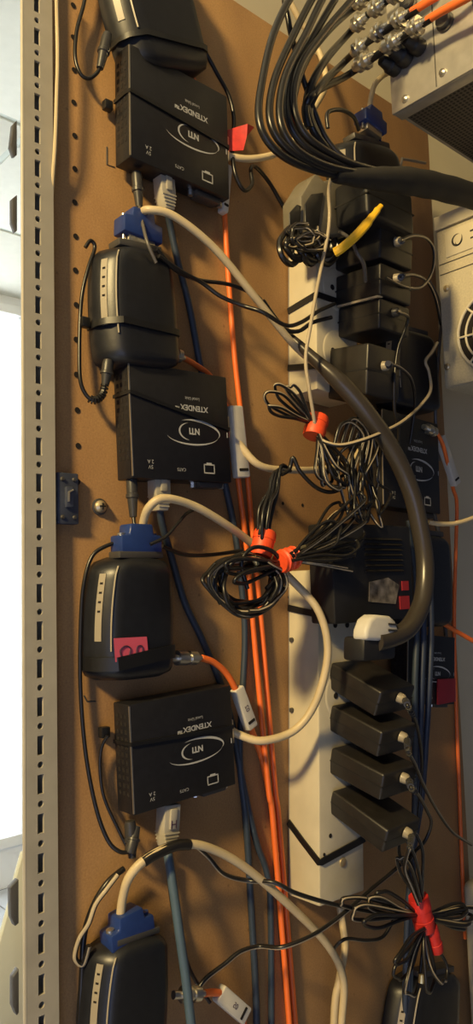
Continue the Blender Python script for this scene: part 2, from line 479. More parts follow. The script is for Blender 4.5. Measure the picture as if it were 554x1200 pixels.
# ================================================================== EXTENDER BOXES
BW, BH, BT = 0.0720, 0.0640, 0.0150
def crescent(cx, cz, rx, rz, a0, a1, thick, n=18, tilt=0):
    o_, i_ = [], []
    for k in range(n+1):
        t = k/n; a = math.radians(a0 + (a1-a0)*t); w = thick*math.sin(PI*t)
        for lst, q in ((o_, w/2), (i_, -w/2)):
            x = (rx + q)*math.cos(a); z = (rz + q)*math.sin(a)
            c, s_ = math.cos(tilt), math.sin(tilt)
            lst.append((cx + x*c - z*s_, cz + x*s_ + z*c))
    return o_, i_
def band(mb, o_, i_, y):
    n = len(o_)
    mb.add([(x,y,z) for x,z in o_] + [(x,y,z) for x,z in i_], [(k,k+1,n+k+1,n+k) for k in range(n-1)])
def make_box():
    r = thing('extender_box', 'x', 'extender box')
    build('case', MB().box((0,-BT,-BH),(BW,0,0)), 'box_black', r, bevel=.0007)
    build('edge_highlight', MB().box((-.0001,-BT-.00015,-BH+.001),(.0006,-BT+.0006,-.001)), 'steel', r)  # highlight along the front left edge, put in as a bright sliver
    y = -BT - .00012
    cx = .60*BW
    build('lettering', text_mb('XTENDEX\u2122', .0045, cx, -.34*BH, y, bold=.00012), 'print', r)
    build('lettering', text_mb('Local Unit', .0026, cx + .001, -.255*BH, y), 'print', r)
    lg = MB()
    c2 = .62*BW; cz = -.555*BH
    band(lg, *crescent(c2 + .003, cz + .001, .0165, .0055, -25, 140, .0016, tilt=-.10), y)
    band(lg, *crescent(c2 - .001, cz - .0018, .0195, .0058, 190, 350, .0010, tilt=.02), y)
    band(lg, *crescent(c2 - .003, cz - .0002, .0080, .0050, 100, 265, .0012), y)
    build('logo', lg, 'print', r)
    build('logo_lettering', text_mb('NTI', .0050, c2, cz + .0003, y, bold=.0002), 'print', r)
    build('lettering', text_mb('5V\n2 A', .0030, .17*BW, -.875*BH, y), 'print', r)
    build('lettering', text_mb('CAT5', .0026, .47*BW, -.905*BH, y), 'print', r)
    ic = MB(); ix, iz = .76*BW, -.885*BH
    for a in ((-.0042,-.0028,.0042,-.0021),(-.0042,.0021,.0042,.0028),(-.0042,-.0028,-.0035,.0028),(.0035,-.0028,.0042,.0028),(-.002,.0028,.002,.0036)):
        ic.add([(ix+a[0],y,iz+a[1]),(ix+a[2],y,iz+a[1]),(ix+a[2],y,iz+a[3]),(ix+a[0],y,iz+a[3])], [(0,1,2,3)])
    build('monitor_icon', ic, 'print', r)
    build('side_mark', MB().add([(BW-.0022,y,-.53*BH),(BW-.0014,y,-.53*BH),(BW-.0014,y,-.58*BH),(BW-.0022,y,-.58*BH)], [(0,1,2,3)]), 'print', r)
    vt = MB()
    for i in range(11):
        for j in range(3):
            zz = -.0075 - i*.0045; yy = -.0035 - j*.0038
            vt.box((-.00012, yy-.001, zz-.0012), (.0002, yy+.001, zz+.0012))
    o = build('vent_holes', vt, 'hole', r); o['kind'] = 'stuff'
    # video socket on the bottom edge
    s = build('video_socket', MB().prism([(.70*BW,-BH-.0032),(.93*BW,-BH-.0032),(.95*BW,-BH),(.68*BW,-BH)], -.0115, -.0035), 'dark_metal', r, bevel=.0004)
    for q in (.66, .97):
        build('jack_screw', MB().lathe((q*BW,-.0075,-BH),(q*BW,-.0075,-BH-.0030),[(0,.0017),(1,.0017)],6), 'steel', s)
    build('video_inlet', MB().box((BW,-.0125,-.60*BH),(BW+.003,-.0035,-.36*BH)), 'steel', r, bevel=.0005)
    return r
xbox = make_box()
def fit(o, tl, tr, bl, Y, w, h, t):
    """stand a canonical front face (w x h, thickness t) on three photographed corners at depth Y"""
    a, b, c = P(*tl, Y), P(*tr, Y), P(*bl, Y)
    ang = math.atan2(b.z - a.z, b.x - a.x)
    o.location = (a.x, Y + t, a.z)
    o.rotation_euler = (0, -ang, 0)
    o.scale = ((b - a).length / w, 1, (c - a).length / h)
BOXES = [((151,50),(266,113),(154,184)), ((150,422),(265,442),(148,559)), ((151,826),(270,803),(151,958))]
BL = ['black extender box with white lettering under the topmost rounded unit',
      'black extender box level with the brass screw, white sleeve at its right side',
      'lowest black extender box, directly under the unit with the pink sticker']
YF = -0.018
roots = []
for i, cs in enumerate(BOXES):
    o = xbox if i == 0 else copy_tree(xbox)
    fit(o, *cs, YF, BW, BH, BT); o['label'] = BL[i]; o['group'] = 'black extender boxes'
    roots.append(o)
for cs, lb in ((((447,478),(513,497),(447,592)), 'black extender box half hidden behind the thick power lead'),
               (((478,742),(533,747),(478,826)), 'black extender box with dark red tag, right of the stacked adapters')):
    o = copy_tree(xbox); fit(o, *cs, -0.022, BW, BH, BT); o['label'] = lb; o['group'] = 'black extender boxes'
    roots.append(o)
def local(o, x, y, z):
    return Matrix.LocRotScale(o.location, o.rotation_euler, o.scale) @ Vector((x, y, z))

# ================================================================== ROUNDED UNITS
MW, MH, MT = 0.0500, 0.0700, 0.0200
def modem_sections():
    secs = []
    n = 26
    for i in range(n + 1):
        t = i/n
        zz = -MH*t
        # rounded ends (top rounder than bottom)
        et = max(0, 1 - t/0.15); eb = max(0, 1 - (1-t)/0.10)
        ins = .011*(1 - math.sqrt(max(0, 1 - et*et))) + .007*(1 - math.sqrt(max(0, 1 - eb*eb)))
        left = ins + .0045*(1-t)**2 - .0015*math.sin(PI*t)
        right = MW - ins - .0012*abs(t-.5)*2
        dep = MT - .5*ins
        secs.append((zz, left, right, dep))
    return secs
def modem_ring(l, r, d):
    c = .0105; c = min(c, (r-l)*.35)
    return [(l, 0), (l - .0004, -d*.30), (l + c*.25, -d*.62), (l + c*.62, -d*.90), (l + c, -d), (l + c + .003, -d - .0004),
            (r - .006, -d - .0004), (r - .002, -d + .001), (r, -d + .004), (r, 0)]
def make_modem():
    r = thing('video_receiver', 'x', 'network unit')
    mb = MB(); secs = modem_sections(); m = 10
    for zz, l, rr, d in secs: mb.v += [Vector((x, y, zz)) for x, y in modem_ring(l, rr, d)]
    for i in range(len(secs)-1):
        for k in range(m):
            mb.f.append([i*m+k, i*m+(k+1)%m, (i+1)*m+(k+1)%m, (i+1)*m+k]); mb.m.append(0)
    mb.f.append(list(range(m-1,-1,-1))); mb.m.append(0)
    e = (len(secs)-1)*m; mb.f.append([e+k for k in range(m)]); mb.m.append(0)
    build('housing', mb, 'modem_black', r, angle=50)
    # pale status strip on the chamfered left shoulder
    def strip(t0, t1, f0, f1, lift):
        s = MB(); nn = 10; vs = []
        for i in range(nn+1):
            t = t0 + (t1-t0)*i/nn
            ii = t*26; a = int(min(25, ii)); u = ii - a
            q = [secs[a][k]*(1-u) + secs[a+1][k]*u for k in range(4)]
            ring = modem_ring(q[1], q[2], q[3])
            A = Vector((ring[1][0], ring[1][1], q[0])); B = Vector((ring[3][0], ring[3][1], q[0]))
            nv = Vector((-(A.y-B.y)*-1, -(B.x-A.x), 0)).normalized()
            nv = Vector((-.75, -.66, 0))
            vs += [A.lerp(B, f0) + nv*lift, A.lerp(B, f1) + nv*lift, A.lerp(B, f1) - nv*.001, A.lerp(B, f0) - nv*.001]
        s.v = [Vector(v) for v in vs]
        for i in range(nn):
            for k in range(4):
                s.f.append([i*4+k, i*4+(k+1)%4, i*4+4+(k+1)%4, i*4+4+k]); s.m.append(0)
        s.f.append([0,1,2,3]); s.f.append([nn*4+k for k in (3,2,1,0)]); s.m += [0,0]
        return s
    sp = build('status_strip', strip(.14, .68, .36, .64, .0009), 'led_panel', r)
    for k in range(4):
        t = .21 + k*.075
        build('status_light', strip(t, t + .015, .44, .56, .0012), 'hole', sp)
    build('shoulder_highlight', strip(.08, .76, 1.02, 1.08, .0007), 'led_panel', r)  # highlight on the shoulder, put in as a thin pale line
    # socket at the bottom right for the fibre plug, and screws by the plug on top
    build('video_socket', MB().box((.014,-.016,-.001),(.044,-.005,.003)), 'dark_metal', r, bevel=.0005)
    return r
rec = make_modem()
MODEMS = [((114,-108),(203,-82),(108,50)), ((120,275),(198,293),(108,418)), ((120,651),(200,652),(110,802)), ((118,1120),(196,1093),(108,1266))]
ML = ['rounded black unit cut off by the top edge of the picture',
      'rounded black unit with pale light strip, second from the top',
      'rounded black unit carrying a pink sticker on its front',
      'rounded black unit at the bottom left, cut off by the picture edge']
YM = -0.022
mroots = []
for i, cs in enumerate(MODEMS):
    o = rec if i == 0 else copy_tree(rec)
    a, b, c = [P(*q, YM) for q in cs]
    # canonical front face spans x from ~0 to MW
    fit(o, *cs, YM, MW - .004, MH, MT); o['label'] = ML[i]; o['group'] = 'rounded black units on the board'
    mroots.append(o)
o = copy_tree(rec); fit(o, (400,150),(470,172),(392,262), -0.040, MW, MH, MT)
o['label'] = 'rounded black unit behind the looped black cables, blue plug on top'; o['group'] = 'rounded black units on the board'
mroots.append(o)
o = copy_tree(rec); fit(o, (480,1152),(545,1138),(474,1290), -0.022, MW, MH, MT)
o['label'] = 'dark rounded unit in the bottom right corner under the red taped wires'; o['group'] = 'rounded black units on the board'
mroots.append(o)
for cs, lb in ((((478,622),(531,628),(474,735)), 'dark rounded unit hidden behind the thick lead above the red tag'),
               (((458,378),(513,392),(454,472)), 'dark rounded unit between the beige case and the level adapters')):
    o = copy_tree(rec); fit(o, *cs, -0.022, MW, MH, MT); o['label'] = lb; o['group'] = 'rounded black units on the board'
    mroots.append(o)
# pink sticker
o = mroots[2]
st = tag(build('pink_sticker', MB().add([P(133,748,-.0232),P(172,746,-.0232),P(174,770,-.0232),P(135,776,-.0232)], [(0,1,2,3)])
      .add([P(133,748,-.0229),P(172,746,-.0229),P(174,770,-.0229),P(135,776,-.0229)], [(3,2,1,0)]), 'sticker_pink'),
     'pink sticker with handwritten marks on the rounded unit', 'sticker')
for pts in (((142,769),(141,762),(147,757),(153,760),(152,768),(158,770)), ((160,766),(161,758),(166,757),(167,763),(163,767))):
    build('handwriting', MB().tube(smooth([P(a,b,-.0234) for a,b in pts],4), .0004, 6), 'ink', st)

# ================================================================== PLUGS AND CABLES
def cable_mb(pts, r, n=8, stripe=None, seg=8, flat=1.0):
    return MB().tube(smooth(path(pts), seg), r, n, stripe=stripe, flat=flat)
def cable(name, label, pts, r, m, cat='cable', group=None, stripe=None, n=8, flat=1.0):
    """a plain cable: one mesh, origin at its first point"""
    ms = [m, 'stripe'] if stripe else [m]
    p = path(pts)
    return tag(build(name, cable_mb(pts, r, n, stripe, flat=flat), ms, origin=p[0], angle=60), label, cat, group)

def vga_plug(root, c, w, h, ang, flip=False):
    """blue hood plugged downwards into a unit; c = world centre of its lower edge"""
    R = Matrix.Translation(c) @ Matrix.Rotation(-ang, 4, 'Y')
    d = .0058
    out = [(-w/2,0),(w/2,0),(w/2,h*.62),(w*.30,h*.66),(w*.27,h),(-w*.27,h),(-w*.30,h*.66),(-w/2,h*.62)]
    build('plug_hood_shape', MB().prism(out, -d, d).xf(R), 'vga_blue', root, bevel=.0011, world=True)
    build('plug_shell', MB().box((-w*.34,-.0042,-.005),(w*.34,.0042,.0005)).xf(R), 'steel', root, bevel=.0005, world=True)
    for s in (-1, 1):
        build('thumb_screw', MB().lathe((s*w*.40,-.001,-.0045),(s*w*.40,-.001,h*.70),[(0,.0010),(.45,.0010),(.46,.0021),(1,.0021)],12).xf(R),
              'vga_blue' if s > 0 else 'steel', root, world=True)

def vga_cable(label, c, w, h, ang, pts, r=.0024):
    t = thing('video_cable', label, 'cable', c, 'cream video cables')
    vga_plug(t, c, w, h, ang)
    build('jacket', cable_mb(pts, r, 10), 'cream_cable', t, world=True, angle=60)
    return t
v0 = P(162, 282, -.012); v1 = P(160, 650, -.012); v2 = P(151, 1104, -.012)
t1 = vga_cable('cream video cable arching from the second rounded unit to the thick lead', v0, .0265, .0165, -math.radians(2),
  [(163,262,12),(166,250,15),(176,246,22),(205,254,28),(252,292,32),(300,350,34),(345,405,34),(378,434,34),(415,470,26),(428,505,16),(415,538,14),(385,549,18),(345,551,22),(305,546,20),(280,520,13),(262,497,9)])
t2 = vga_cable('cream video cable looping from the pink-stickered unit to the lowest extender box', v1, .0265, .0165, 0.0,
  [(168,630,12),(168,612,14),(175,594,20),(192,584,25),(225,592,27),(262,613,28),(300,641,26),(345,683,38),(374,718,46),(384,765,46),(371,820,40),(346,855,32),(308,868,24),(280,861,14),(264,851,9)])
t3 = vga_cable('cream video cable arching over the bottom left unit and down past the strip', v2, .0265, .0165, .12,
  [(141,1076,12),(144,1050,14),(152,1027,18),(172,1006,22),(205,991,24),(240,992,26),(285,1015,28),(340,1062,30),(384,1108,30),(402,1148,26),(400,1200,22),(397,1260,20)])
build('dark_stretch', cable_mb([(168,1010,21.5),(180,1002,22.5),(205,991,24),(222,990,25)], .0029, 10), 'black_cable', t3, world=True, angle=60)  # black tube over this stretch of the jacket
v4 = P(434, 152, -.035)
t4 = vga_cable('short cream cable rising from blue plug towards the silver chassis', v4, .0250, .0150, -.1,
  [(433,128,35),(435,112,35),(441,96,36),(456,85,38),(480,82,34),(505,95,24)], .0020)
# cream cable from the top box over the top edge of the board
t = thing('video_cable', 'cream cable with red flag leaving the topmost extender box', 'cable', P(263,181,-.01), 'cream video cables')
build('jacket', cable_mb([(258,178,9),(272,184,14),(298,186,20),(328,178,24),(352,156,24),(366,130,22),(380,104,18),(380,80,14),(368,48,9),(348,18,6),(325,-30,4)], .0023, 10), 'cream_cable', t, world=True, angle=60)
fl = [P(267,152,-.014), P(280,148,-.017), P(290,145,-.022), P(298,149,-.019), P(289,160,-.021), P(285,176,-.0205), P(268,177,-.014)]
mb = MB().add(fl, [(0,1,5,6),(1,2,4,5),(2,3,4)]).add([q + Vector((0,.0006,0)) for q in fl], [(6,5,1,0),(5,4,2,1),(4,3,2)])
build('red_flag', mb, 'tape_red', t, world=True)

def fibre(label, pts, con, sleeve, text, r=.0020, sw=.0056):
    """orange fibre lead: steel bayonet plug, jacket and white number sleeve"""
    a, b = P(con[0], con[1], -con[2]/1000), P(con[3], con[4], -con[5]/1000)
    t = thing('fibre_cable', label, 'cable', a, 'orange fibre cables')
    if pts: build('jacket', cable_mb(pts, r, 8), 'orange_cable', t, world=True, angle=60)
    build('bayonet_plug', MB().lathe(a, b, [(0,.0022),(.25,.0022),(.25,.0042),(.5,.0042),(.5,.0030),(.6,.0030),(.6,.0040),(.78,.0040),(.78,.0020),(1,.0014)], 14), 'steel', t, world=True)
    s0, s1 = P(sleeve[0], sleeve[1], -sleeve[4]/1000), P(sleeve[2], sleeve[3], -sleeve[4]/1000)
    ax = (s1 - s0); L = ax.length; ax.normalize()
    sd = ax.cross(Vector((0,-1,0))).normalized()
    R = Matrix((sd, Vector((0,1,0)), -sd.cross(Vector((0,1,0))))).transposed()
    if R.determinant() < 0: R = Matrix((-sd, Vector((0,1,0)), -(-sd).cross(Vector((0,1,0))))).transposed()
    if (R @ Vector((0,0,1))).dot(ax) > 0: up = 1
    else: up = -1
    ry = .0028
    Mx = Matrix.Translation((s0 + s1)/2) @ R.to_4x4()
    sl = build('number_sleeve', MB().prism(rrect(-sw/2, sw/2, -L/2, L/2, .0013), -ry, ry).xf(Mx), 'label_white', t, bevel=.0008, world=True)
    e = -up*-1
    build('sleeve_slot', MB().prism(rrect(-sw*.36, sw*.36, up*(L/2) - up*.0048 - .0009, up*(L/2) - up*.0048 + .0009, .0006), -ry - .0002, -ry + .0006).xf(Mx), 'hole', t, world=True)
    if text:
        build('number', text_mb(text, .0042, 0, 0, -ry - .0002, False).xf(Mx @ Matrix.Rotation(PI/2 if up > 0 else -PI/2, 4, 'Y')), 'ink', t, world=True)
    return t
fibre('orange fibre cable from the topmost unit, running down right of the top box',
  [(212,78,10),(230,100,2.5),(246,150,2.4),(260,200,4),(263,250,5),(268,330,3),(275,420,3),(284,500,3),(290,560,3),(297,640,3),(307,740,3),(322,920,3),(327,965,3),(346,1200,3),(352,1280,3)],
  (190,55,12,213,78,11), (266,195,261,250,9), '', .0018, .0050)
fibre('orange fibre cable with white sleeve beside the middle extender box',
  [(214,419,9),(228,427,6),(247,442,2.4),(262,470,3),(275,520,5),(279,562,4),(285,610,3),(290,660,3),(297,740,4),(314,920,5.9),(320,965,5.9),(339,1200,5.9),(344,1280,5.9)],
  (192,410,12,216,420,11), (274,476,283,560,12), '', .0018, .0105)
fibre('orange fibre cable with numbered sleeve beside the lowest extender box',
  [(236,771,12),(250,776,12),(264,788,12),(275,806,12),(287,835,10),(297,862,5),(307,890,2.4),(315,930,1.9),(320,965,1.9),(339,1200,1.9),(344,1280,1.9)],
  (196,771,13,238,771,12), (277,806,294,853,12), '02', .0020, .0078)
fibre('orange fibre cable with numbered sleeve at the bottom edge',
  [(240,1164,16),(252,1163,16),(268,1168,14),(282,1186,10),(290,1230,6)],
  (203,1166,14,242,1164,16), (256,1163,287,1190,15), '05', .0020, .0095)
fibre('orange fibre cable on the right, hanging from a grey sleeve',
  [(512,508,22),(520,525,20),(530,570,12),(535,590,4),(534,640,2),(532,730,2),(534,820,2),(537,900,2),(541,1010,2),(545,1100,2)],
  (496,500,24,512,508,23), (515,512,534,568,16), '', .0016, .0090)
cable('orange_cable', 'orange cable slanting across the right edge below the thick lead', [(500,716,10),(518,730,14),(540,743,18),(570,760,22)], .0019, 'orange_cable')

# network cables with booted plugs
def net(label, boot, pts, m, r=.0021, txt=None):
    a, b = P(boot[0], boot[1], -boot[4]/1000), P(boot[2], boot[3], -boot[4]/1000)
    t = thing('network_cable', label, 'cable', a, 'blue network cables')
    build('jacket', cable_mb(pts, r, 8), m, t, world=True, angle=60)
    ax = (b - a); L = ax.length; ax.normalize()
    sd = ax.cross(Vector((0,-1,0))).normalized(); R = Matrix((sd, Vector((0,1,0)), sd.cross(Vector((0,1,0))))).transposed()
    Mx = Matrix.Translation(a) @ R.to_4x4()
    sg = 1 if (Mx.to_3x3() @ Vector((0,0,1))).dot(ax) > 0 else -1
    w = .0053
    def q(v): return sg*v
    body = [(-w, q(-.006)), (w, q(-.006)), (w, q(L*.45)), (w*.62, q(L)), (-w*.62, q(L)), (-w, q(L*.45))]
    bt = build('plug_boot', MB().prism(body, -.0042, .0042).xf(Mx), 'boot_white', t, bevel=.0008, world=True)
    for k in range(4):
        zz = L*(.52 + k*.11); ww = w*(.93 - k*.09)
        build('boot_rib', MB().box((-ww, -.0047, min(q(zz), q(zz+.0007))), (ww, .0047, max(q(zz), q(zz+.0007)))).xf(Mx), 'boot_white', t, world=True)
    build('latch', MB().box((-.0022,-.0054, min(q(-.004), q(L*.4))), (.0022,-.0040, max(q(-.004), q(L*.4)))).xf(Mx), 'boot_white', t, bevel=.0004, world=True)
    if txt:
        build('mark', text_mb(txt, .0062, 0, q(L*.22), -.0056, False).xf(Mx), 'ink', t, world=True)
    return t
net('dark blue network cable plugged under the topmost extender box', (192,212,195,248,10),
    [(195,243,10),(200,268,6),(208,305,4),(222,360,3),(234,425,2.3),(250,500,2.3),(262,560,3),(273,611,3),(280,660,3),(287,740,3),(283,830,3),(281,893,3),(288,960,3),(294,1060,3),(300,1174,3),(302,1280,3)], 'blue_cable')
net('blue-grey network cable plugged under the middle extender box', (186,562,187,599,11),
    [(187,595,11),(190,615,8),(200,650,4),(216,705,3),(236,748,3),(258,800,2.3),(272,850,2.3),(285,920,3),(300,985,3),(312,1020,3),(317,1060,3),(318,1200,3),(318,1280,3)], 'blue_cable')
net('bright blue network cable plugged under the lowest extender box', (197,955,195,992,12),
    [(195,986,12),(198,1010,16),(204,1050,20),(211,1100,24),(218,1150,26),(226,1220,28)], 'teal_cable', .0025, 'H')

# barrel power plugs with cords
def dc(label, a, b, pts, rib=False, r=.0011, m='black_cable', stripe=None, group='thin power cords'):
    A, B = P(a[0], a[1], -a[2]/1000), P(b[0], b[1], -b[2]/1000)
    t = thing('power_cable', label, 'cord', A, group)
    build('barrel_plug', MB().lathe(A, B, [(0,.0026),(.12,.0031),(.45,.0031),(.47,.0036),(.55,.0036),(.57,.0029),(1,.0020)], 12), 'grey_relief', t, world=True)
    mb = MB().tube(smooth(path(pts), 8), r, 8, stripe=stripe)
    build('cord', mb, ['black_cable', 'stripe'] if stripe else m, t, world=True, angle=60)
    if rib:
        sp = smooth(path(pts), 8)
        for k in range(1, 11):
            i = k*2
            if i + 1 >= len(sp): break
            d = (sp[i+1] - sp[i]).normalized()
            build('relief_ring', MB().lathe(sp[i] - d*.0005, sp[i] + d*.0005, [(0,r*2.1),(1,r*2.1)], 10), 'black_cable', t, world=True)
    return t
dc('black power cord looping left of the topmost unit', (126,40,12), (117,80,10),
   [(118,76,10),(114,85,9),(104,92,7),(94,86,6),(88,66,5),(90,35,5),(98,5,5),(104,-30,5)])
dc('short power cord under the topmost extender box, dropping beside the blue plug', (160,202,10), (163,243,10),
   [(163,240,10),(167,262,18),(173,285,24),(183,308,24)], r=.0010, m='grey_cable')
dc('ribbed power cord curling left of the middle extender box', (127,422,12), (123,452,11),
   [(123,449,11),(120,462,10),(111,469,9),(101,463,7),(94,445,6),(93,410,5),(94,370,4),(97,340,5),(104,312,6),(111,290,6),(106,282,6),(100,290,5)], rib=True)
dc('power cord dropping from the middle extender box into the blue plug', (154,556,10), (156,606,11),
   [(156,602,11),(158,618,13),(162,632,16)])
dc('long power cord hanging left of the pink-stickered unit', (152,1000,14), (160,968,12),
   [(153,998,14),(140,998,13),(126,984,10),(112,945,7),(100,880,5),(94,800,4),(95,720,4),(99,680,5),(108,652,6),(124,640,8),(150,632,10)])
dc('power cord bowing left beside the lowest extender box', (152,962,11), (155,1005,12),
   [(154,1003,12),(140,975,8),(122,935,5),(117,900,4),(119,876,5),(126,862,8)], r=.0009)
cable('power_cable', 'black cord running diagonally above the topmost extender box', [(213,-20,8),(220,5,8),(233,45,8),(252,82,9),(268,112,12),(274,140,13),(272,175,14),(276,205,16),(286,223,16),(295,216,16),(294,198,14),(300,196,10),(316,215,6),(334,246,5)], .0014, 'black_cable', 'cord', 'thin power cords')
cable('power_cable', 'upper of two black cords crossing the arched cream cable', [(184,292,24),(205,316,22),(232,328,18),(267,333,20),(296,344,24),(306,352,27)], .0013, 'black_cable', 'cord', 'thin power cords')
cable('power_cable', 'lower of two black cords crossing the arched cream cable towards the strip', [(186,300,24),(212,318,22),(236,331,20),(258,347,24),(284,358,30),(308,366,40),(334,381,42),(352,378,42),(374,364,42),(392,356,42)], .0013, 'black_cable', 'cord', 'thin power cords')
cable('power_cable', 'black cord crossing behind the arched cream cable at the cream strip', [(308,352,30),(322,372,30),(334,386,34),(350,388,36),(366,378,38),(388,372,40)], .0014, 'black_cable', 'cord', 'thin power cords')
cable('power_cable', 'thin grey cord springing from the blue plug of the pink-stickered unit', [(176,638,20),(194,629,22),(208,614,22),(220,601,20),(236,596,16),(250,604,10)], .0010, 'black_cable', 'cord', 'thin power cords')
cable('power_cable', 'black cord from the pink-stickered unit to the wire coil', [(190,640,10),(212,649,8),(232,651,8),(258,649,9),(284,645,12)], .0012, 'black_cable', 'cord', 'thin power cords')
cable('power_cable', 'brown cord behind the bright blue network cable at the bottom', [(196,1005,6),(200,1050,5),(208,1090,5),(222,1135,6),(236,1160,8),(246,1175,10)], .0011, 'brown_cable', 'cord', 'thin power cords')
cable('power_cable', 'striped cord passing under the lower cream arch to the red taped wires', [(226,988,16),(244,1004,16),(262,1024,18),(290,1032,22),(320,1034,36),(345,1046,42),(380,1057,44),(410,1063,44),(436,1060,40)], .0013, 'black_cable', 'cord', 'striped cords', stripe=(1,))
cable('power_cable', 'striped cord rising from the bottom sleeve to the adapters', [(226,1170,14),(240,1148,16),(264,1129,18),(282,1115,20),(304,1109,22),(330,1110,36),(362,1098,42),(386,1083,42),(410,1064,44),(434,1043,44),(462,1020,40),(484,1000,40)], .0013, 'black_cable', 'cord', 'striped cords', stripe=(0,1))
cable('power_cable', 'pale striped cord bending left under the red taped wires', [(391,1112,30),(398,1104,34),(408,1100,36),(430,1102,38),(448,1098,40),(460,1080,42),(466,1068,44)], .0011, 'black_cable', 'cord', 'striped cords', stripe=(0,1,2))
cable('cream_cable', 'cream cable dropping from the lower end of the cream strip', [(398,1062,16),(402,1088,18),(404,1110,20),(398,1145,22),(392,1180,20),(390,1260,18)], .0024, 'cream_cable', 'cable')
# bottom-left tangle beside the unit
cable('power_cable', 'grey flat cord hooking over the bottom left unit', [(145,1018,10),(128,1032,10),(114,1052,8),(104,1075,6),(98,1100,5),(96,1140,4),(93,1200,4)], .0016, 'black_cable', 'cord', 'thin power cords')
cable('power_cable', 'pale striped cord left of the bottom blue plug', [(138,1025,16),(125,1042,15),(112,1060,13),(104,1082,12),(93,1100,8),(88,1122,5),(97,1130,6),(104,1108,10)], .0013, 'black_cable', 'cord', 'striped cords', stripe=(0,1))

# ================================================================== BRACKET, SCREW, STRAPS
br = thing('wall_bracket', 'blue-grey metal bracket screwed to the board beside the post', 'bracket', P(75,585,0))
c = P(75,585,0)
build('plate', MB().prism(rrect(-.0062,.0062,-.0135,.0135,.0008), -.0045, 0), 'bracket_blue', br, bevel=.0006)
build('lug', MB().box((-.0022,-.0065,-.005),(.0022,-.004,.006)), 'bracket_blue', br, bevel=.0006)
for sx in (-.0035,.0035):
    for sz in (-.010,.010): build('rivet', MB().lathe((sx,-.0044,sz),(sx,-.0056,sz),[(0,.0013),(1,.0008)],10), 'dark_metal', br)
build('bent_pin', MB().tube([Vector((-.001,-.0067,-.002)),Vector((-.0012,-.0072,.003)),Vector((.0014,-.0070,.0042))], .0006, 8), 'steel', br)
sc = thing('brass_screw', 'brass screw with washer in the bare board', 'screw', P(116,594,0))
build('washer', MB().lathe((0,0,0),(0,-.0012,0),[(0,.0046),(.8,.0046),(1,.0042)],18), 'dark_metal', sc)
build('head', MB().lathe((0,-.0011,0),(0,-.0040,0),[(0,.0036),(.4,.0034),(.8,.0022),(1,.0010)],16), 'brass', sc)
build('cross_slot', MB().box((-.0018,-.0042,-.0004),(.0018,-.0034,.0004)).box((-.0004,-.0042,-.0018),(.0004,-.0034,.0018)), 'hole', sc)

def strap(label, pts, w=.0032, t=.0009, wdir=(0,0,1), head=None):
    p = [Vector(q) for q in pts]
    r = thing('cable_tie', label, 'cable tie', p[0], 'black cable ties')
    build('band', MB().ribbon(p, wdir, w, t), 'strap', r, world=True)
    if head is not None:
        h = Vector(head); build('head', MB().box(h - Vector((.0026,.0022,.0028)), h + Vector((.0026,.0022,.0028))), 'strap', r, bevel=.0006, world=True)
    return r
def wrap(o, w, t, z0, z1, e=.0009, lx=0.0, cham=.0):
    """points round the left, front and right sides of a boxed thing"""
    q = [(-e+lx, 0, z0), (-e+lx, -t*.5, z0), (-e+lx+cham*.3, -t*.8, z0), (lx+cham, -t-e, z0), (w*.5, -t-e-.0003, (z0+z1)/2)]
    if cham: q += [(w-.0065, -t-e-.0003, z1), (w-.002, -t+.0005, z1), (w-.0002, -t+.004, z1), (w, 0, z1)]
    else: q += [(w, -t-e, z1), (w+e, -t+.001, z1), (w+e, 0, z1)]
    return [local(o, *p) for p in q]
strap('black cable tie round the topmost extender box', wrap(roots[0], BW, BT, -.42*BH, -.50*BH, .0005), .0022, head=P(126,124,-.004))
strap('black cable tie round the middle extender box', wrap(roots[1], BW, BT, -.27*BH, -.50*BH, .0005), .0020)
strap('black cable tie round the lowest extender box', wrap(roots[2], BW, BT, -.36*BH, -.42*BH, .0005), .0020, head=P(122,858,-.004))
strap('black cable tie round the second rounded unit', wrap(mroots[1], MW, MT, -.66*MH, -.70*MH, .0012, -.0005, .0085), .0036, head=P(99,378,-.005))
strap('black band round the pink-stickered unit', wrap(mroots[2], MW, MT, -.86*MH, -.80*MH, .0012, .0, .0085), .0070, head=None)
strap('black cable tie round the topmost rounded unit', wrap(mroots[0], MW, MT, -.80*MH, -.84*MH, .0012, .0, .0085), .0034)

